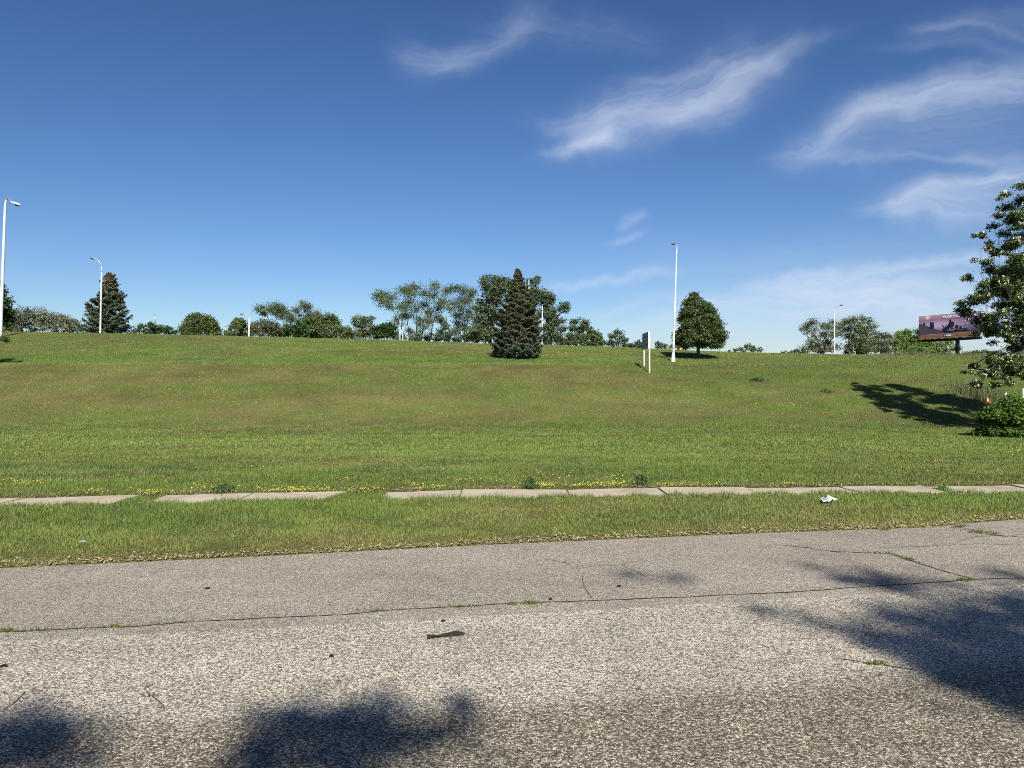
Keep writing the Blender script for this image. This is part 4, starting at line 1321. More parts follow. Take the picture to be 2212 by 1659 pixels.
gb = ground_at(2172, 948)
prof = [(857, 2172, 2196), (864, 2150, 2240), (876, 2130, 2262), (890, 2118, 2275), (905, 2112, 2285), (920, 2110, 2288), (935, 2112, 2285), (946, 2130, 2270)]
bl = profile_blobs(prof, gb.y + 1.0, 170, 47, .15, .6)
tree('leafy_bush', 'bright green leafy bush on the lawn under the flowering tree', 'bush', bl, Vector((at(2195, 0, gb.y + 1).x, gb.y + 1.0, tz(at(2195, 0, gb.y + 1).x, gb.y + 1.0))), L_['bush'], .078, 2.0, 'bark', .05, 7, seed=66, fork=.12, up=.6, asp=.6)

# -- young tree just outside the left edge, one twig in view
gs = ground_at(-28, 781)
gs = Vector((gs.x, 52.0, tz(gs.x, 52.0)))
bl = px_blobs([(9, 733, 5), (4, 728, 4), (14, 736, 4), (-6, 726, 6), (-20, 715, 9), (-35, 705, 11), (-45, 722, 10), (-28, 730, 8), (-38, 740, 8), (-20, 745, 7), (-50, 738, 8)], 52.0, .5, 48)
tree('young_tree', 'young tree at the left edge with one small twig showing over the upper slope', 'tree', bl, gs, L_['dark'], .09, 1.8, 'bark', .05, 4, seed=67, fork=.4)

# -- tall tree behind the viewer: its crown shades the near road
def shade_blob(px, py, h, rad):
    g = ground_at(px, py)
    return Vector((g.x, g.y, 0)) + TO_SUN * (h / TO_SUN.z), rad


SH = [(2010, 1370, 12.5, .30), (2080, 1350, 12.0, .34), (2160, 1345, 12.0, .36), (2230, 1350, 13.0, .45), (1930, 1345, 12.4, .22), (1900, 1392, 12, .20), (1985, 1425, 11.5, .28), (2080, 1455, 11.2, .34), (2170, 1440, 11.5, .38), (2160, 1500, 11, .36), (2240, 1510, 11.5, .45), (2090, 1490, 10.6, .26), (2210, 1400, 11.0, .40), (2120, 1400, 11.8, .26),
      (2290, 1420, 12, .6), (2320, 1540, 12, .6), (2330, 1330, 12.6, .6), (2200, 1315, 13.5, .20), (1880, 1262, 14.0, .28), (1960, 1268, 14.0, .26), (1820, 1262, 14.0, .16), (2180, 1255, 14.0, .25), (1370, 1255, 16.5, .12), (1460, 1264, 16.5, .14), (1720, 1340, 13.6, .12), (1780, 1372, 13.6, .14), (1640, 1335, 13.6, .10),
      (620, 1570, 11.0, .17), (680, 1600, 11.0, .22), (760, 1580, 11.0, .19), (820, 1560, 11.0, .14), (830, 1610, 11.0, .14), (600, 1640, 10.6, .22), (700, 1650, 10.6, .24), (1000, 1545, 11.6, .12), (985, 1585, 11.4, .11), (930, 1620, 11.2, .11), (560, 1665, 10.6, .2), (780, 1690, 10.6, .26),
      (30, 1625, 11.0, .20), (110, 1610, 11.0, .14), (-30, 1600, 11.0, .22), (70, 1660, 10.6, .22), (180, 1665, 10.6, .12), (-60, 1650, 10.6, .3)]
bl = [shade_blob(*s) for s in SH]
for _ in range(150):     # the rest of the crown throws its shade behind and to the right of the viewer
    gxx, gyy = r3.uniform(-3.5, 9.5), r3.uniform(-7.5, 2.3)
    if gyy > 1.2 and gxx < 1 or ((gxx - 3) / 6.6) ** 2 + ((gyy + 2.4) / 5.0) ** 2 > 1:
        continue
    h = r3.uniform(7.5, 16.0)
    bl.append((Vector((gxx, gyy, 0)) + TO_SUN * (h / TO_SUN.z), r3.uniform(.45, .85)))
tree('shade_tree', 'tall spreading tree behind the viewer whose crown shades the near asphalt', 'tree', bl, Vector((7.2, -16.0, tz(7.2, -16.0))), L_['round'], .12, 1.0, 'bark', .34, 12, seed=68, fork=.30, up=.6, flat=.85, limb=.32, grow=1.05)

# ------------------------------------------------------------------ small plants
def weed_plant(px, py, hgt, spread, k, label, leaf='weed', seed=0, wd=.02, name='weed_plant', cat='weed'):
    r = np.random.default_rng(seed)
    g = ground_at(px, py)
    th = r.uniform(0, 6.28, k)
    s = np.abs(r.normal(0, .5, k)) * spread
    C = np.stack([np.cos(th) * s, np.sin(th) * s, r.uniform(.1, 1, k) ** .8 * hgt * np.exp(-(s / spread) ** 2)], -1)
    AX = np.stack([np.cos(th) * .5, np.sin(th) * .5, np.ones(k)], -1) + r.normal(0, .35, (k, 3))
    V = cards(C, np.stack([np.cos(th), np.sin(th), .5 * np.ones(k)], -1) + r.normal(0, .4, (k, 3)), wd * r.uniform(.8, 2.2, k), .33, r, AX)
    V[:, 2] = np.maximum(V[:, 2], -.02)
    T = np.repeat(r.random(k), 4)
    root = empty(name, g)
    tag(root, label, cat)
    link('foliage', np_mesh('foliage', V, np.arange(len(V)).reshape(-1, 4), False, np.stack([T, T * 0, T * 0, T * 0 + 1], -1)), L_[leaf], root)
    mb = MB()
    for i in range(7):
        a = r.uniform(0, 6.28)
        e = Vector((math.cos(a) * spread * .5, math.sin(a) * spread * .5, hgt * r.uniform(.6, .95)))
        mb.tube([(0, 0, -.02), e * .5 + Vector((0, 0, hgt * .08)), e], [.004, .003, .0015], 4, False)
    mb.build('stem', L_[leaf], root)
    return root


weed_plant(1144, 1056, .17, .13, 330, 'dark thistle like weed at the sidewalk edge near the photo centre', seed=1, wd=.016)
weed_plant(1385, 1049, .16, .17, 360, 'dark leafy weed in the grass behind the sidewalk, right of the centre one', seed=2, wd=.016)
weed_plant(2036, 1061, .06, .16, 260, 'low green weed sprouting from a sidewalk joint on the right', seed=3, wd=.016, leaf='bush')
weed_plant(485, 1062, .10, .22, 380, 'broad dark tuft of grass behind the sidewalk on the left', seed=4, wd=.016)
weed_plant(2133, 1163, .045, .13, 200, 'flat olive weed filling the road crack near the right edge', seed=5, wd=.010, leaf='mid')
weed_plant(1636, 823, .16, .5, 260, 'dark weed clump beside a bare soil patch on the slope', seed=6, wd=.045)
weed_plant(1785, 847, .12, .4, 200, 'low dark weed clump on the slope left of the tree shadow', seed=7, wd=.04)
for i, (px, py) in enumerate([(2098, 848), (2112, 850), (2124, 853), (2088, 850)]):
    pass
n = 1600
g = ground_at(2112, 852)
X, Y = rng.normal(g.x, .8, n), rng.normal(g.y, .9, n)
h = rng.uniform(.15, .75, n) * np.exp(-((X - g.x) / 1.3) ** 2)
V = blades(X, Y, h, rng.uniform(.02, .05, n), rng, .3)
A = np.repeat(np.stack([rng.random(n), np.zeros(n), np.zeros(n), np.ones(n)], -1)[:, None], 3, 1)
t_ = link('tall_grass', np_mesh('tall_grass', V.reshape(-1, 3), np.arange(3 * n).reshape(-1, 3), False, A.reshape(-1, 4)), L_['tallgrass'])
tag(t_, 'unmown tall grass round the thin metal pole near the traffic cone', 'grass', kind='stuff')

# ------------------------------------------------------------------ lamp posts
def lamp(label, base, top, arm, r0, r1, flare=0.0, head=1.0, arm_mat='grey_metal', group='highway lamp posts', arm_r=.035, bend=None, box=False):
    """base, top: world points of the pole; arm: list of offsets from the top; bend: offsets that continue the pole itself"""
    B, T = Vector(base), Vector(top)
    r0, r1 = r0 * .74, r1 * .74
    root = empty('lamp_post', B)
    tag(root, label, 'lamp post', group)
    path = [Vector((0, 0, -.2)), Vector((T - B).to_tuple()) * .5, T - B]
    rad = [r0, (r0 + r1) / 2, r1]
    if bend:
        for k, q in enumerate(bend):
            path.append(T - B + Vector(q))
            rad.append(r1 * (1 - .12 * (k + 1)))
    MB().tube(path, rad, 10).build('pole', M['white_metal'], root, True)
    if flare:
        MB().box((.02, -r0 * 1.15, .95), (.07, .02, .16), 0, .004).build('hand_hole_cover', M['grey_metal'], root)
        MB().tube([(0, 0, -.25), (0, 0, .02), (T - B).normalized() * .62, (T - B).normalized() * .66], [flare, flare, r0 * 1.12, r0 * 1.06], 10).build('pole_base', M['white_metal'], root, True)
    if box:
        MB().tube([(T - B) * .93, (T - B) * .945], [r1 * 1.5, r1 * 1.5], 10).build('collar', M['grey_metal'], root, True)
    if arm:
        A_ = [T - B + Vector(q) for q in arm]
        MB().tube(A_, [arm_r] * len(A_), 8).build('arm', M[arm_mat], root, True)
        e = A_[-1]
        d = (A_[-1] - A_[-2])
    else:
        e = path[-1]
        d = path[-1] - path[-2]
    d.z *= .35
    d.normalize()
    s = Vector((-d.y, d.x, 0)).normalized()
    upv = s.cross(d) * -1
    if upv.z < 0:
        upv = -upv
    # cobra head: a lofted housing and a dark lens under it
    mb, ml = MB(), MB()
    st = [(-.06, .05, .05), (.08, .07, .065), (.25, .13, .085), (.48, .15, .08), (.62, .09, .045), (.66, .03, .02)]
    V, Fc = [], []
    for q, wd, ht in st:
        for k in range(10):
            a = 2 * math.pi * k / 10
            V.append(e + (d * q + s * (wd * math.cos(a)) + upv * (ht * math.sin(a) if math.sin(a) > 0 else ht * .45 * math.sin(a))) * head)
    for i in range(len(st) - 1):
        for k in range(10):
            j = (k + 1) % 10
            Fc.append((i * 10 + k, i * 10 + j, i * 10 + 10 + j, i * 10 + 10 + k))
    Fc += [tuple(range(9, -1, -1)), tuple(range((len(st) - 1) * 10, len(st) * 10))]
    mb.raw(V, Fc)
    hd = mb.build('lamp_head', M['white_metal'] if head > 1.05 else M['grey_metal'], root, True)
    V = []
    for q, wd, dz_ in [(.20, .10, -.036), (.34, .125, -.075), (.50, .115, -.065), (.60, .06, -.030)]:
        V += [e + (d * q + s * wd + upv * dz_ * .6) * head, e + (d * q + upv * dz_ * 1.6) * head, e + (d * q - s * wd + upv * dz_ * .6) * head]
    Fc = []
    for i in range(3):
        for k in range(2):
            Fc.append((i * 3 + k, i * 3 + k + 1, i * 3 + 4 + k, i * 3 + 3 + k))
    ml.raw(V, Fc).build('lens', M['lens'], hd)
    return root


# left edge, tall, close
D = 66.0
b1 = base_at(.5, D)
t1 = at(10.5, 462, D)
u = D / F_PX
lamp('tallest white lamp post at the left edge, arm bent to the right', b1, t1, [(4.0 * u, 0, 31.5 * u), (10 * u, -.1, 32 * u), (15 * u, -.2, 27 * u), (19 * u, -.25, 23 * u)], .20, .13, 0, 1.5,
     bend=[(.3 * u, 0, 14 * u), (1.6 * u, 0, 25 * u), (4.2 * u, 0, 31 * u), (7 * u, -.05, 32.6 * u)], arm_r=.08)
# in front of the brown topped spruce
D = 76.0
u = D / F_PX
lamp('white lamp post in front of the brown topped spruce, dark arm bent left', base_at(216.5, D), at(219.5, 577, D), [(0, 0, -.1), (-.8 * u, 0, 4 * u), (-3.5 * u, 0, 9 * u), (-8 * u, 0, 14 * u), (-11.5 * u, 0, 16.5 * u)], .115, .075, 0, 1.0, arm_r=.055, box=True)
D = 76.0
u = D / F_PX
lamp('smallest lamp post on the crest, short arm up to the left', base_at(537.5, D), at(538.5, 687, D), [(0, 0, -.1), (-1 * u, 0, 1.5 * u), (-5 * u, 0, 4.5 * u), (-9 * u, 0, 6.5 * u)], .11, .085, 0, .8, arm_r=.055)
# right of the centre, on the slope, with a flared foot
g = ground_at(1454, 781)
u = g.y / F_PX
lamp('white lamp post with a flared foot left of the rounded tree', g, at(1461.5, 548, g.y), None, .105, .060, .17, .85,
     bend=[(.5 * u, 0, 6 * u), (.6 * u, 0, 12 * u), (-.6 * u, -.05, 17 * u), (-3.2 * u, -.18, 19.2 * u), (-5.5 * u, -.3, 18.4 * u)], arm_r=.04)
D = 76.0
u = D / F_PX
lamp('white lamp post standing between the two willows, short arm to the right', base_at(1802.5, D), at(1802.5, 668, D), [(0, 0, -.15), (.8 * u, 0, 2 * u), (4 * u, 0, 5.5 * u), (8.5 * u, 0, 7.5 * u)], .10, .075, 0, .75, arm_r=.05, box=True)
# behind the blue spruce
D = 84.0
u = D / F_PX
lamp('white lamp post half hidden behind the right flank of the big blue spruce', base_at(1170.5, D), at(1171.5, 662, D), [(0, 0, -.2), (-.2 * u, .1, 3 * u), (.3 * u, .3, 4 * u)], .10, .075, 0, .8, arm_r=.04)
D = 80.0
u = D / F_PX
lamp('lamp post whose white tip alone shows beside the top of the big blue spruce', base_at(1142, D), at(1142.5, 606, D), [(0, 0, -.2), (2 * u, .1, 4 * u), (6 * u, .2, 6 * u)], .09, .055, 0, .6, arm_r=.035)

for px, ytop, D, lab in [(863.8, 693, 76, 'taller of two thin white poles in front of the airy tree'), (869.8, 705, 78, 'shorter of two thin white poles in front of the airy tree')]:
    b = base_at(px, D)
    t = at(px + .5, ytop, D)
    root = empty('white_pole', b)
    tag(root, lab, 'pole', 'thin white poles')
    MB().tube([(0, 0, -.2), (t - b) * .5, t - b], [.045, .042, .04], 8).build('shaft', M['white_metal'], root, True)
    MB().lathe([(.050, 0), (.050, .06), (.02, .10)], 8, (t - b) - Vector((0, 0, .005))).build('cap', M['grey_metal'], root, True)

# ------------------------------------------------------------------ sign on two posts
ga = ground_at(1402.2, 806)
gf = ground_at(1390.8, 791)
dirp = Vector((gf.x - ga.x, gf.y - ga.y, 0))
Ls = dirp.length
u = ga.y / F_PX
root = empty('two_post_sign', ga, math.atan2(dirp.y, dirp.x))
tag(root, 'sign panel on two white posts, seen nearly edge on, on the slope', 'sign')
zt = EYE + (HY - 717) * u - ga.z
zb = EYE + (HY - 754) * u - ga.z
zpost = EYE + (HY - 730) * u - ga.z
MB().box((0, -.02, zpost / 2 - .15), (.075, .075, zpost + .3), 0, .006).build('post', M['sign_post_paint'], root)
zf = gf.z - ga.z
MB().box((Ls, -.02, (zf + zpost) / 2 - .1), (.075, .075, zpost - zf + .2), 0, .006).build('post', M['sign_post_paint'], root)
pn = MB().box((Ls / 2 - .06, .055, (zt + zb) / 2), (Ls + .36, .05, zt - zb), 0, .005).build('panel', M['white_wood'], root)
face_y = .055 + .025
MB().box((Ls / 2 - .05, face_y + .004, (zt + zb) / 2), (Ls + .26, .006, zt - zb - .05)).build('face', M['sign_face'], pn)
hh = zt - zb
mb, mn, mg = MB(), MB(), MB()
rr = random.Random(8)
for row, (f0, f1) in enumerate([(.10, .16), (.22, .33), (.42, .55), (.62, .66), (.70, .82), (.88, .91)]):
    x = .0
    while x < Ls - .15:
        wl = rr.uniform(.08, .3) if row in (1, 2) else rr.uniform(.12, .45)
        zc, zh = zt - hh * (f0 + f1) / 2, hh * (f1 - f0)
        tgt = mn if row == 4 else (mg if row in (1, 2) and rr.random() < .25 else mb)
        tgt.box((x + wl / 2 - .02, face_y + .010, zc), (wl, .006, zh))
        x += wl + rr.uniform(.04, .09)
mb.build('dark_lettering', M['sign_ink'], pn)
mn.build('blue_lettering', M['sign_navy'], pn)
mg.build('gold_lettering', M['sign_gold'], pn)

# ------------------------------------------------------------------ billboard
PL, PR = Vector((99.4, 188.0, 0)), Vector((105.8, 174.0, 0))
dv = PR - PL
BW = dv.length
mid = (PL + PR) / 2 + dv * .11
bz = tz(mid.x, mid.y)
bb = empty('billboard', (mid.x, mid.y, bz), math.atan2(dv.y, dv.x))
tag(bb, 'purple billboard on a single dark column, partly behind the flowering tree', 'billboard')
x0, x1 = -BW * .61, BW * .39
zbot, ztop = 13.55 - bz, 13.55 + 4.55 - bz
zap = zbot - 1.0


def mat_art():
    m, t, out = new_mat('printed_dusk_picture')
    tcn = t.node('ShaderNodeTexCoord')
    x, y, z = t.sep(tcn.outputs['Object'])
    v = t.m('DIVIDE', t.sub(z, zbot), ztop - zbot)
    uu_ = t.m('DIVIDE', t.sub(x, x0), x1 - x0)
    base = t.ramp(t.add(v, t.mul(t.sub(t.noise(t.comb(t.mul(x, .25), 0, t.mul(z, 1.6)), 1, 4, .6), .5), .22)),
                  [(0, (.055, .045, .075)), (.22, (.16, .115, .19)), (.42, (.36, .25, .40)), (.62, (.34, .22, .36)), (.74, (.25, .145, .25)), (.86, (.46, .25, .34)), (1, (.56, .32, .43))])
    pale = t.m('EXPONENT', t.mul(t.add(t.m('POWER', t.mul(t.sub(uu_, .34), 4.2), 2.0), t.m('POWER', t.mul(t.sub(v, .45), 4.5), 2.0)), -1.0))
    c = t.mix(t.mul(pale, .75), base, (.62, .44, .66))
    c = t.mix(t.smooth(uu_, .55, 1.0, 0, .45), c, (.17, .12, .21))
    sun_ = t.m('EXPONENT', t.mul(t.add(t.m('POWER', t.mul(t.sub(uu_, .157), 28), 2.0), t.m('POWER', t.mul(t.sub(v, .92), 9), 2.0)), -1.0))
    c = t.mix(sun_, c, (.95, .80, .80))
    t.l.new(principled(t, c, .6, .2), out.inputs[0])
    return m


MB().box(((x0 + x1) / 2, .25, (zbot + ztop) / 2), (x1 - x0, .5, ztop - zbot)).build('panel', M['rust'], bb)
fr = MB()
fr.box(((x0 + x1) / 2, -.02, (zbot + ztop) / 2), (x1 - x0 - .05, .03, ztop - zbot - .05))
art = fr.build('printed_picture', mat_art(), bb)
SX, SZ = x1 - x0, ztop - zbot


def q_(u, v):
    return (x0 + SX * u, ztop - SZ * v)


def art_poly(name, polys, mat, lift):
    mb = MB()
    for p in polys:
        mb.prism([q_(*c) for c in p][::-1], .02)
    o = mb.build(name, mat, art)
    o.location = (0, -.04 - lift, 0)
    return o


def ring(cu, cv, ru, rv, tilt, wdt, n=20):
    ps = []
    for k in range(n):
        a, b = 2 * math.pi * k / n, 2 * math.pi * (k + 1) / n
        def pt(th, f):
            xx, yy = ru * f * math.cos(th), rv * f * math.sin(th)
            return (cu + xx, cv + yy - tilt * xx)
        ps.append([pt(a, 1), pt(b, 1), pt(b, wdt), pt(a, wdt)])
    return ps


M['art_dark'] = plain('art_dark', (.020, .012, .026), .6, .3, 2)
M['art_hill'] = plain('art_hill', (.070, .058, .085), .6, .3, 1)
M['art_tan'] = plain('art_tan', (.36, .27, .27), .6, .1, 2)
art_poly('printed_hill', [[(0.002, .40), (.08, .45), (.20, .62), (.30, .76), (.42, .88), (.62, .93), (.80, .90), (.998, .82), (.998, .995), (.002, .995)]], M['art_hill'], 0)
fig = [[(.200, .45), (.208, .34), (.218, .33), (.224, .42), (.234, .41), (.242, .35), (.254, .34), (.262, .44), (.268, .68), (.235, .73), (.200, .68)],
       [(.082, .38), (.098, .39), (.112, .37), (.114, .46), (.100, .49), (.084, .46)],
       [(.525, .32), (.540, .28), (.552, .32), (.555, .42), (.580, .42), (.600, .44), (.602, .56), (.585, .70), (.57, .78), (.50, .80), (.47, .90), (.445, .99), (.430, .90), (.405, .86), (.415, .74), (.44, .70), (.455, .70), (.485, .64), (.500, .54), (.520, .48)],
       [(.402, .54), (.412, .54), (.446, .70), (.438, .72)], [(.452, .70), (.468, .56), (.478, .56), (.466, .74)],
       [(.62, .62), (.655, .58), (.665, .72), (.64, .90), (.615, .82)], [(.69, .66), (.715, .66), (.72, .80), (.69, .84)], [(.73, .82), (.80, .80), (.82, .92), (.77, .97), (.73, .93)],
       [(.43, .90), (.55, .86), (.72, .86), (.72, .93), (.50, .985), (.44, .985)]]
for nm, sel in (('printed_figure_pair', fig[0:1]), ('printed_far_figure', fig[1:2]), ('printed_rider', fig[2:5]), ('printed_barrel', fig[5:6]), ('printed_barrel', fig[6:7]), ('printed_wheel', fig[7:8]), ('printed_shadow', fig[8:9])):
    art_poly(nm, sel, M['art_dark'], .03)
art_poly('printed_ring', ring(.572, .80, .056, .075, .18, .78), M['art_tan'], .06)
art_poly('printed_ring', ring(.775, .69, .047, .105, 1.0, .78), M['art_tan'], .06)


def text(name, body, size, loc, mat, parent, ext=.01, wid=None):
    cu = bpy.data.curves.new(name, 'FONT')
    cu.body = body
    cu.size = size
    cu.extrude = ext
    cu.align_x = 'LEFT'
    cu.offset = size * .012
    o = bpy.data.objects.new(name, cu)
    col.objects.link(o)
    cu.materials.append(mat)
    o.parent = parent
    o.rotation_euler = (math.pi / 2, 0, 0)
    o.location = loc
    bpy.context.view_layer.update()
    k = wid / max(o.dimensions.x, .01) if wid else 1.0
    me = bpy.data.meshes.new_from_object(o.evaluated_get(bpy.context.evaluated_depsgraph_get()))
    bpy.data.objects.remove(o)
    o = link(name, me, None, parent, loc)
    if not me.materials:
        me.materials.append(mat)
    o.rotation_euler = (math.pi / 2, 0, 0)
    o.scale = (k, 1, 1)
    return o


xx, zz = q_(.40, .205)
text('slogan_lettering', 'FOR OUR NATION. FOR US ALL', .80, (xx, -.08, zz), M['white_ink'], art, .012, SX * .57)
xx, zz = q_(.805, .40)
text('logo_lettering', 'MARINES', .56, (xx, -.08, zz), M['white_ink'], art, .012, SX * .155)
art_poly('logo_emblem', [[(.765, .41), (.775, .33), (.783, .36), (.79, .41), (.78, .44)]], M['white_ink'], .04)

ap = MB()
k = x0 + .35
while k < x1 - .2:
    ap.box((k, .02, (zap + zbot) / 2 - .03), (.26, .06, zbot - zap - .10))
    k += .31
apn = ap.build('apron', M['apron'], bb)
MB().box(((x0 + x1) / 2, .14, (zap + zbot) / 2 - .03), (x1 - x0 - .2, .06, zbot - zap - .06)).build('apron_backing', M['brown'], bb)
xp = x0 + SX * .50
MB().box((xp, -.06, (zap + zbot) / 2), (1.9, .06, .80)).build('name_plate', M['brown'], bb)
text('plate_lettering', 'LAMAR', .55, (xp - .85, -.11, (zap + zbot) / 2 - .2), M['white_ink'], bb, .012, 1.7)
MB().box((x0 - 1.0 + (SX + 1.9) / 2, -.75, zap - .10), (SX + 1.9, 1.3, .10)).build('walkway', M['pink_metal'], bb)
mb = MB()
for k in range(9):
    xk = x0 + .5 + (SX - 1.0) * k / 8
    mb.box((xk, -.5, zap - .28), (.12, 2.0, .22))
mb.box(((x0 + x1) / 2, .9, zap - .45), (SX * .96, .8, .6)).build('underframe', M['rust'], bb)
for k in range(6):
    mb = MB()
    xk = x0 + 1.0 + (SX - 2.0) * k / 5
    mb.tube([(xk, -1.35, zap - .08), (xk, -2.2, zap - .05), (xk, -2.5, zap + .15)], .035, 6)
    mb.box((xk, -2.55, zap + .18), (.35, .2, .14))
    mb.build('flood_light', M['rust'], bb)
MB().lathe([(.46, -.3), (.46, zap - .5)], 16, (0, .9, 0)).build('column', M['rust'], bb, True)
MB().box((x1 + .30, .75, (zbot + ztop) / 2 - .3), (.08, 1.5, ztop - zbot - .3)).build('side_frame', M['rust'], bb)

# ------------------------------------------------------------------ far church spire, brick stack
D = 400.0
u = D / F_PX
b = base_at(334.5, D)
zt = EYE + (HY - 690) * u - b.z
cs_ = empty('church_spire', b)
tag(cs_, 'slender green church spire with a finial rising behind the dark shrub', 'church spire')
tw = MB()
tw.box((0, 0, (zt - 9) / 2), (3.4, 3.4, zt - 9)).build('tower', M['brick'], cs_)
MB().lathe([(1.35, zt - 9.0), (.80, zt - 3.2), (.38, zt)], 8).build('spire', M['copper'], cs_)
MB().lathe([(.12, zt - .05), (.34, zt + .25), (.30, zt + .8), (.10, zt + 1.0), (.07, zt + 2.0)], 8).build('finial', M['white_metal'], cs_)
MB().box((0, 0, zt + 2.05), (.62, .12, .14)).box((0, 0, zt + 2.2), (.14, .12, 1.1)).build('cross', M['dark'], cs_)

D = 140.0
u = D / F_PX
b = base_at(1472, D)
zt = EYE + (HY - 742) * u - b.z
bs = empty('brick_stack', b, .35)
tag(bs, 'tan brick stack glimpsed under the left side of the rounded tree', 'chimney')
wb = 11 * u
MB().box((0, 0, zt / 2), (wb, wb * .8, zt), 0, .01).build('shaft', M['brick'], bs)
MB().box((-wb / 2 - .13, .05, zt / 2 - .1), (.26, wb * .7, zt - .2)).build('brown_side', M['brown'], bs)  # darker brown slab along the left side of the stack
MB().tube([(wb * .02, -wb * .4 - .07, 0), (wb * .02, -wb * .4 - .07, zt - .2)], .075, 8).build('pipe', M['cream'], bs, True)

# ------------------------------------------------------------------ cone, posts by the right edge
g = ground_at(2133, 870.5)
u = g.y / F_PX
hc = 13.5 * u
cn = empty('traffic_cone', g)
tag(cn, 'faded orange traffic cone beside the bush on the right', 'traffic cone')
MB().box((0, 0, .012), (hc * .62, hc * .62, .024), .3, .006).build('base', M['orange'], cn)
MB().lathe([(hc * .22, .02), (hc * .17, hc * .35), (hc * .122, hc * .58), (hc * .05, hc * .98), (hc * .03, hc)], 16).build('cone_body', M['orange'], cn, True)
MB().lathe([(hc * .176, hc * .35), (hc * .130, hc * .58)], 16).build('white_band', M['cream'], cn, True)

g = ground_at(2109.5, 845)
u = g.y / F_PX
mp_ = empty('metal_pole', g)
tag(mp_, 'thin bare metal pole leaning in tall grass near the traffic cone', 'pole')
MB().tube([(0, 0, -.1), (-.3 * u, 0, 12 * u), (-1.6 * u, 0, 27 * u)], [.026, .025, .022], 8).build('shaft', M['white_metal'], mp_, True)
MB().lathe([(.026, 0), (.030, .03), (.01, .05)], 8, (-1.6 * u, 0, 27 * u)).build('cap', M['grey_metal'], mp_, True)
for px, yb, ht, wd, lab in [(2172.5, 862, 13, .05, 'short white marker stub behind the bush right of the traffic cone'), (2210, 866, 26, .028, 'white marker post at the right edge behind the bush')]:
    g = ground_at(px, yb)
    u = g.y / F_PX
    o = empty('marker_post', g)
    tag(o, lab, 'marker post', 'white marker posts')
    MB().box((0, 0, ht * u / 2 - .05), (wd * 2, .03, ht * u + .1), .1, .004).build('post', M['white_wood'], o)
    MB().box((0, -.021, ht * u * .55), (wd * 1.5, .008, ht * u * .08), .1).build('band', M['grey_metal'], o)
g = ground_at(2151, 872)
u = g.y / F_PX
o = MB().tube([(0, 0, -.05), (.01, 0, 12 * u), (-.01, 0, 22 * u)], [.014, .013, .012], 6).build('wooden_stake', M['bark'], None, True, g)
tag(o, 'thin dark stake standing right of the traffic cone', 'stake')

# ------------------------------------------------------------------ litter
g = ground_at(1788, 1088)
lp = empty('paper_litter', g + Vector((0, 0, .035)), .25)
lp.scale = (.82, .82, .7)
tag(lp, 'crumpled white printed paper lying in the verge near the sidewalk', 'paper')


def sheet(pts, name, mat, parent, div=5):
    """a creased sheet through a strip of (left, right) pairs"""
    V = []
    for a, b in pts:
        a, b = Vector(a), Vector(b)
        for k in range(div):
            p = a.lerp(b, k / (div - 1))
            p.z += random.uniform(-.006, .006)
            V.append(p)
    F_ = []
    for i in range(len(pts) - 1):
        for k in range(div - 1):
            F_.append((i * div + k, i * div + k + 1, (i + 1) * div + k + 1, (i + 1) * div + k))
    return MB().raw(V, F_).build(name, mat, parent)


sheet([((-.15, -.10, .0), (-.07, .10, .035)), ((-.09, -.11, .02), (-.02, .09, .06)), ((-.05, -.10, .0), (.015, .08, .03)), ((.0, -.10, .03), (.05, .08, .065)), ((.03, -.06, .05), (.085, .10, .09))], 'sheet', M['paper'], lp)
sheet([((.03, -.05, .03), (.07, .12, .10)), ((.075, -.03, .05), (.11, .10, .075)), ((.11, .0, .01), (.14, .07, .04)), ((.17, -.02, .0), (.18, .03, .03))], 'torn_sheet', M['paper'], lp)
mb = MB()
for i in range(3):
    a = Vector((-.115 + .035 * i, -.085, .016 + .003 * i))
    b_ = a + Vector((.055, .14, .032))
    s_ = Vector((.006, -.002, 0))
    mb.raw([a - s_ + Vector((0, 0, .012)), a + s_ + Vector((0, 0, .012)), b_ + s_ + Vector((0, 0, .012)), b_ - s_ + Vector((0, 0, .012))], [(0, 1, 2, 3)])
mb.build('print_lines', M['print'], lp)

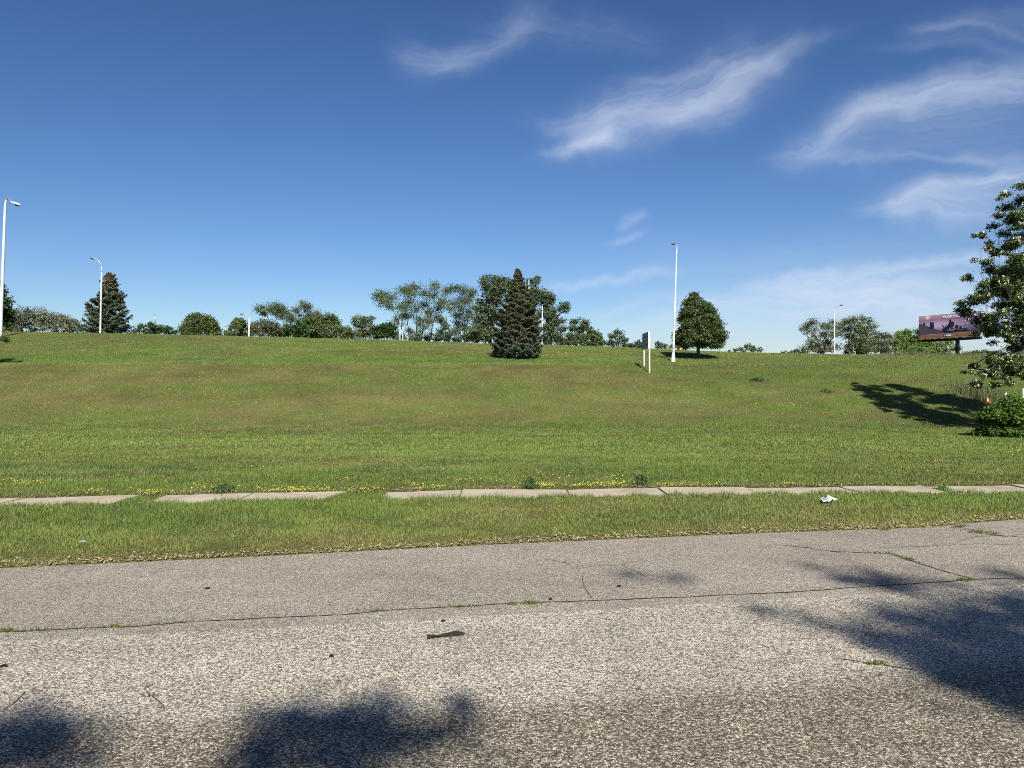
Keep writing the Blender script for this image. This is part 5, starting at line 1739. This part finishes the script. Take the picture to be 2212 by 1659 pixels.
P = [ground_at(*q) for q in [(923, 1401), (938, 1398), (962, 1395), (985, 1392), (1004, 1391.6), (985, 1387.6), (960, 1391), (938, 1395), (923, 1397.5)]]
c0 = sum(P, Vector()) / len(P)
V = [(p.x - c0.x, p.y - c0.y, .012 + .010 * math.sin(i * 1.7)) for i, p in enumerate(P)]
V += [(x, y, z - .010) for x, y, z in V]
m_ = len(P)
o = MB().raw(V, [tuple(range(m_)), tuple(range(2 * m_ - 1, m_ - 1, -1))] + [(i, (i + 1) % m_, (i + 1) % m_ + m_, i + m_) for i in range(m_)]).build('rubber_strip', M['rubber'], None, False, (c0.x, c0.y, 0.004))
tag(o, 'dark pointed strip of old rubber lying on the pale asphalt', 'debris')


def chip(px, py, ln, wd, rz, label, mat='rubber', name='bark_chip', grp='dark chips on the road', cat='bark chip'):
    g = ground_at(px, py)
    mb = MB()
    ln, wd = ln * .75, wd * .75
    n = 7
    V = []
    for k in range(n):
        t = k / (n - 1)
        w_ = wd * math.sin(math.pi * (.12 + .76 * t)) * random.uniform(.8, 1.2)
        V += [(ln * (t - .5), w_, .010 + .006 * math.sin(3 * t)), (ln * (t - .5), -w_, .008 + .006 * math.sin(3 * t)), (ln * (t - .5), 0, .001)]
    Fc = []
    for k in range(n - 1):
        a, b = 3 * k, 3 * k + 3
        Fc += [(a, a + 1, b + 1, b), (a + 1, a + 2, b + 2, b + 1), (a + 2, a, b, b + 2)]
    Fc += [(0, 2, 1), (3 * n - 3, 3 * n - 2, 3 * n - 1)]
    o = mb.raw(V, Fc).build(name, M[mat], None, False, (g.x, g.y, g.z if mat != 'rubber' else max(0, g.z) + .003))
    o.rotation_euler = (0, 0, rz)
    tag(o, label, cat, grp)
    return o


chip(448, 1288, .05, .005, .3, 'thin dark bark chip on the far asphalt strip, upper left of the road')
chip(716, 1439.5, .035, .009, .1, 'small dark chip on pale asphalt left of the rubber strip')
chip(8, 1463, .055, .008, .4, 'dark chip on pale asphalt at the left edge of the photo')
chip(957, 1361, .035, .006, .2, 'tiny dark chip just beyond the rubber strip')
chip(1337, 1283, .04, .007, -.3, 'small dark chip on the far asphalt strip right of the centre')
chip(1189, 1312.5, .035, .008, .2, 'dark chip lying against the long road crack by a grass tuft')
o = chip(178, 1179, .07, .022, .3, 'white scrap of paper in the verge on the left', 'paper', 'paper_scrap', None, 'paper')
o.location.z += .03
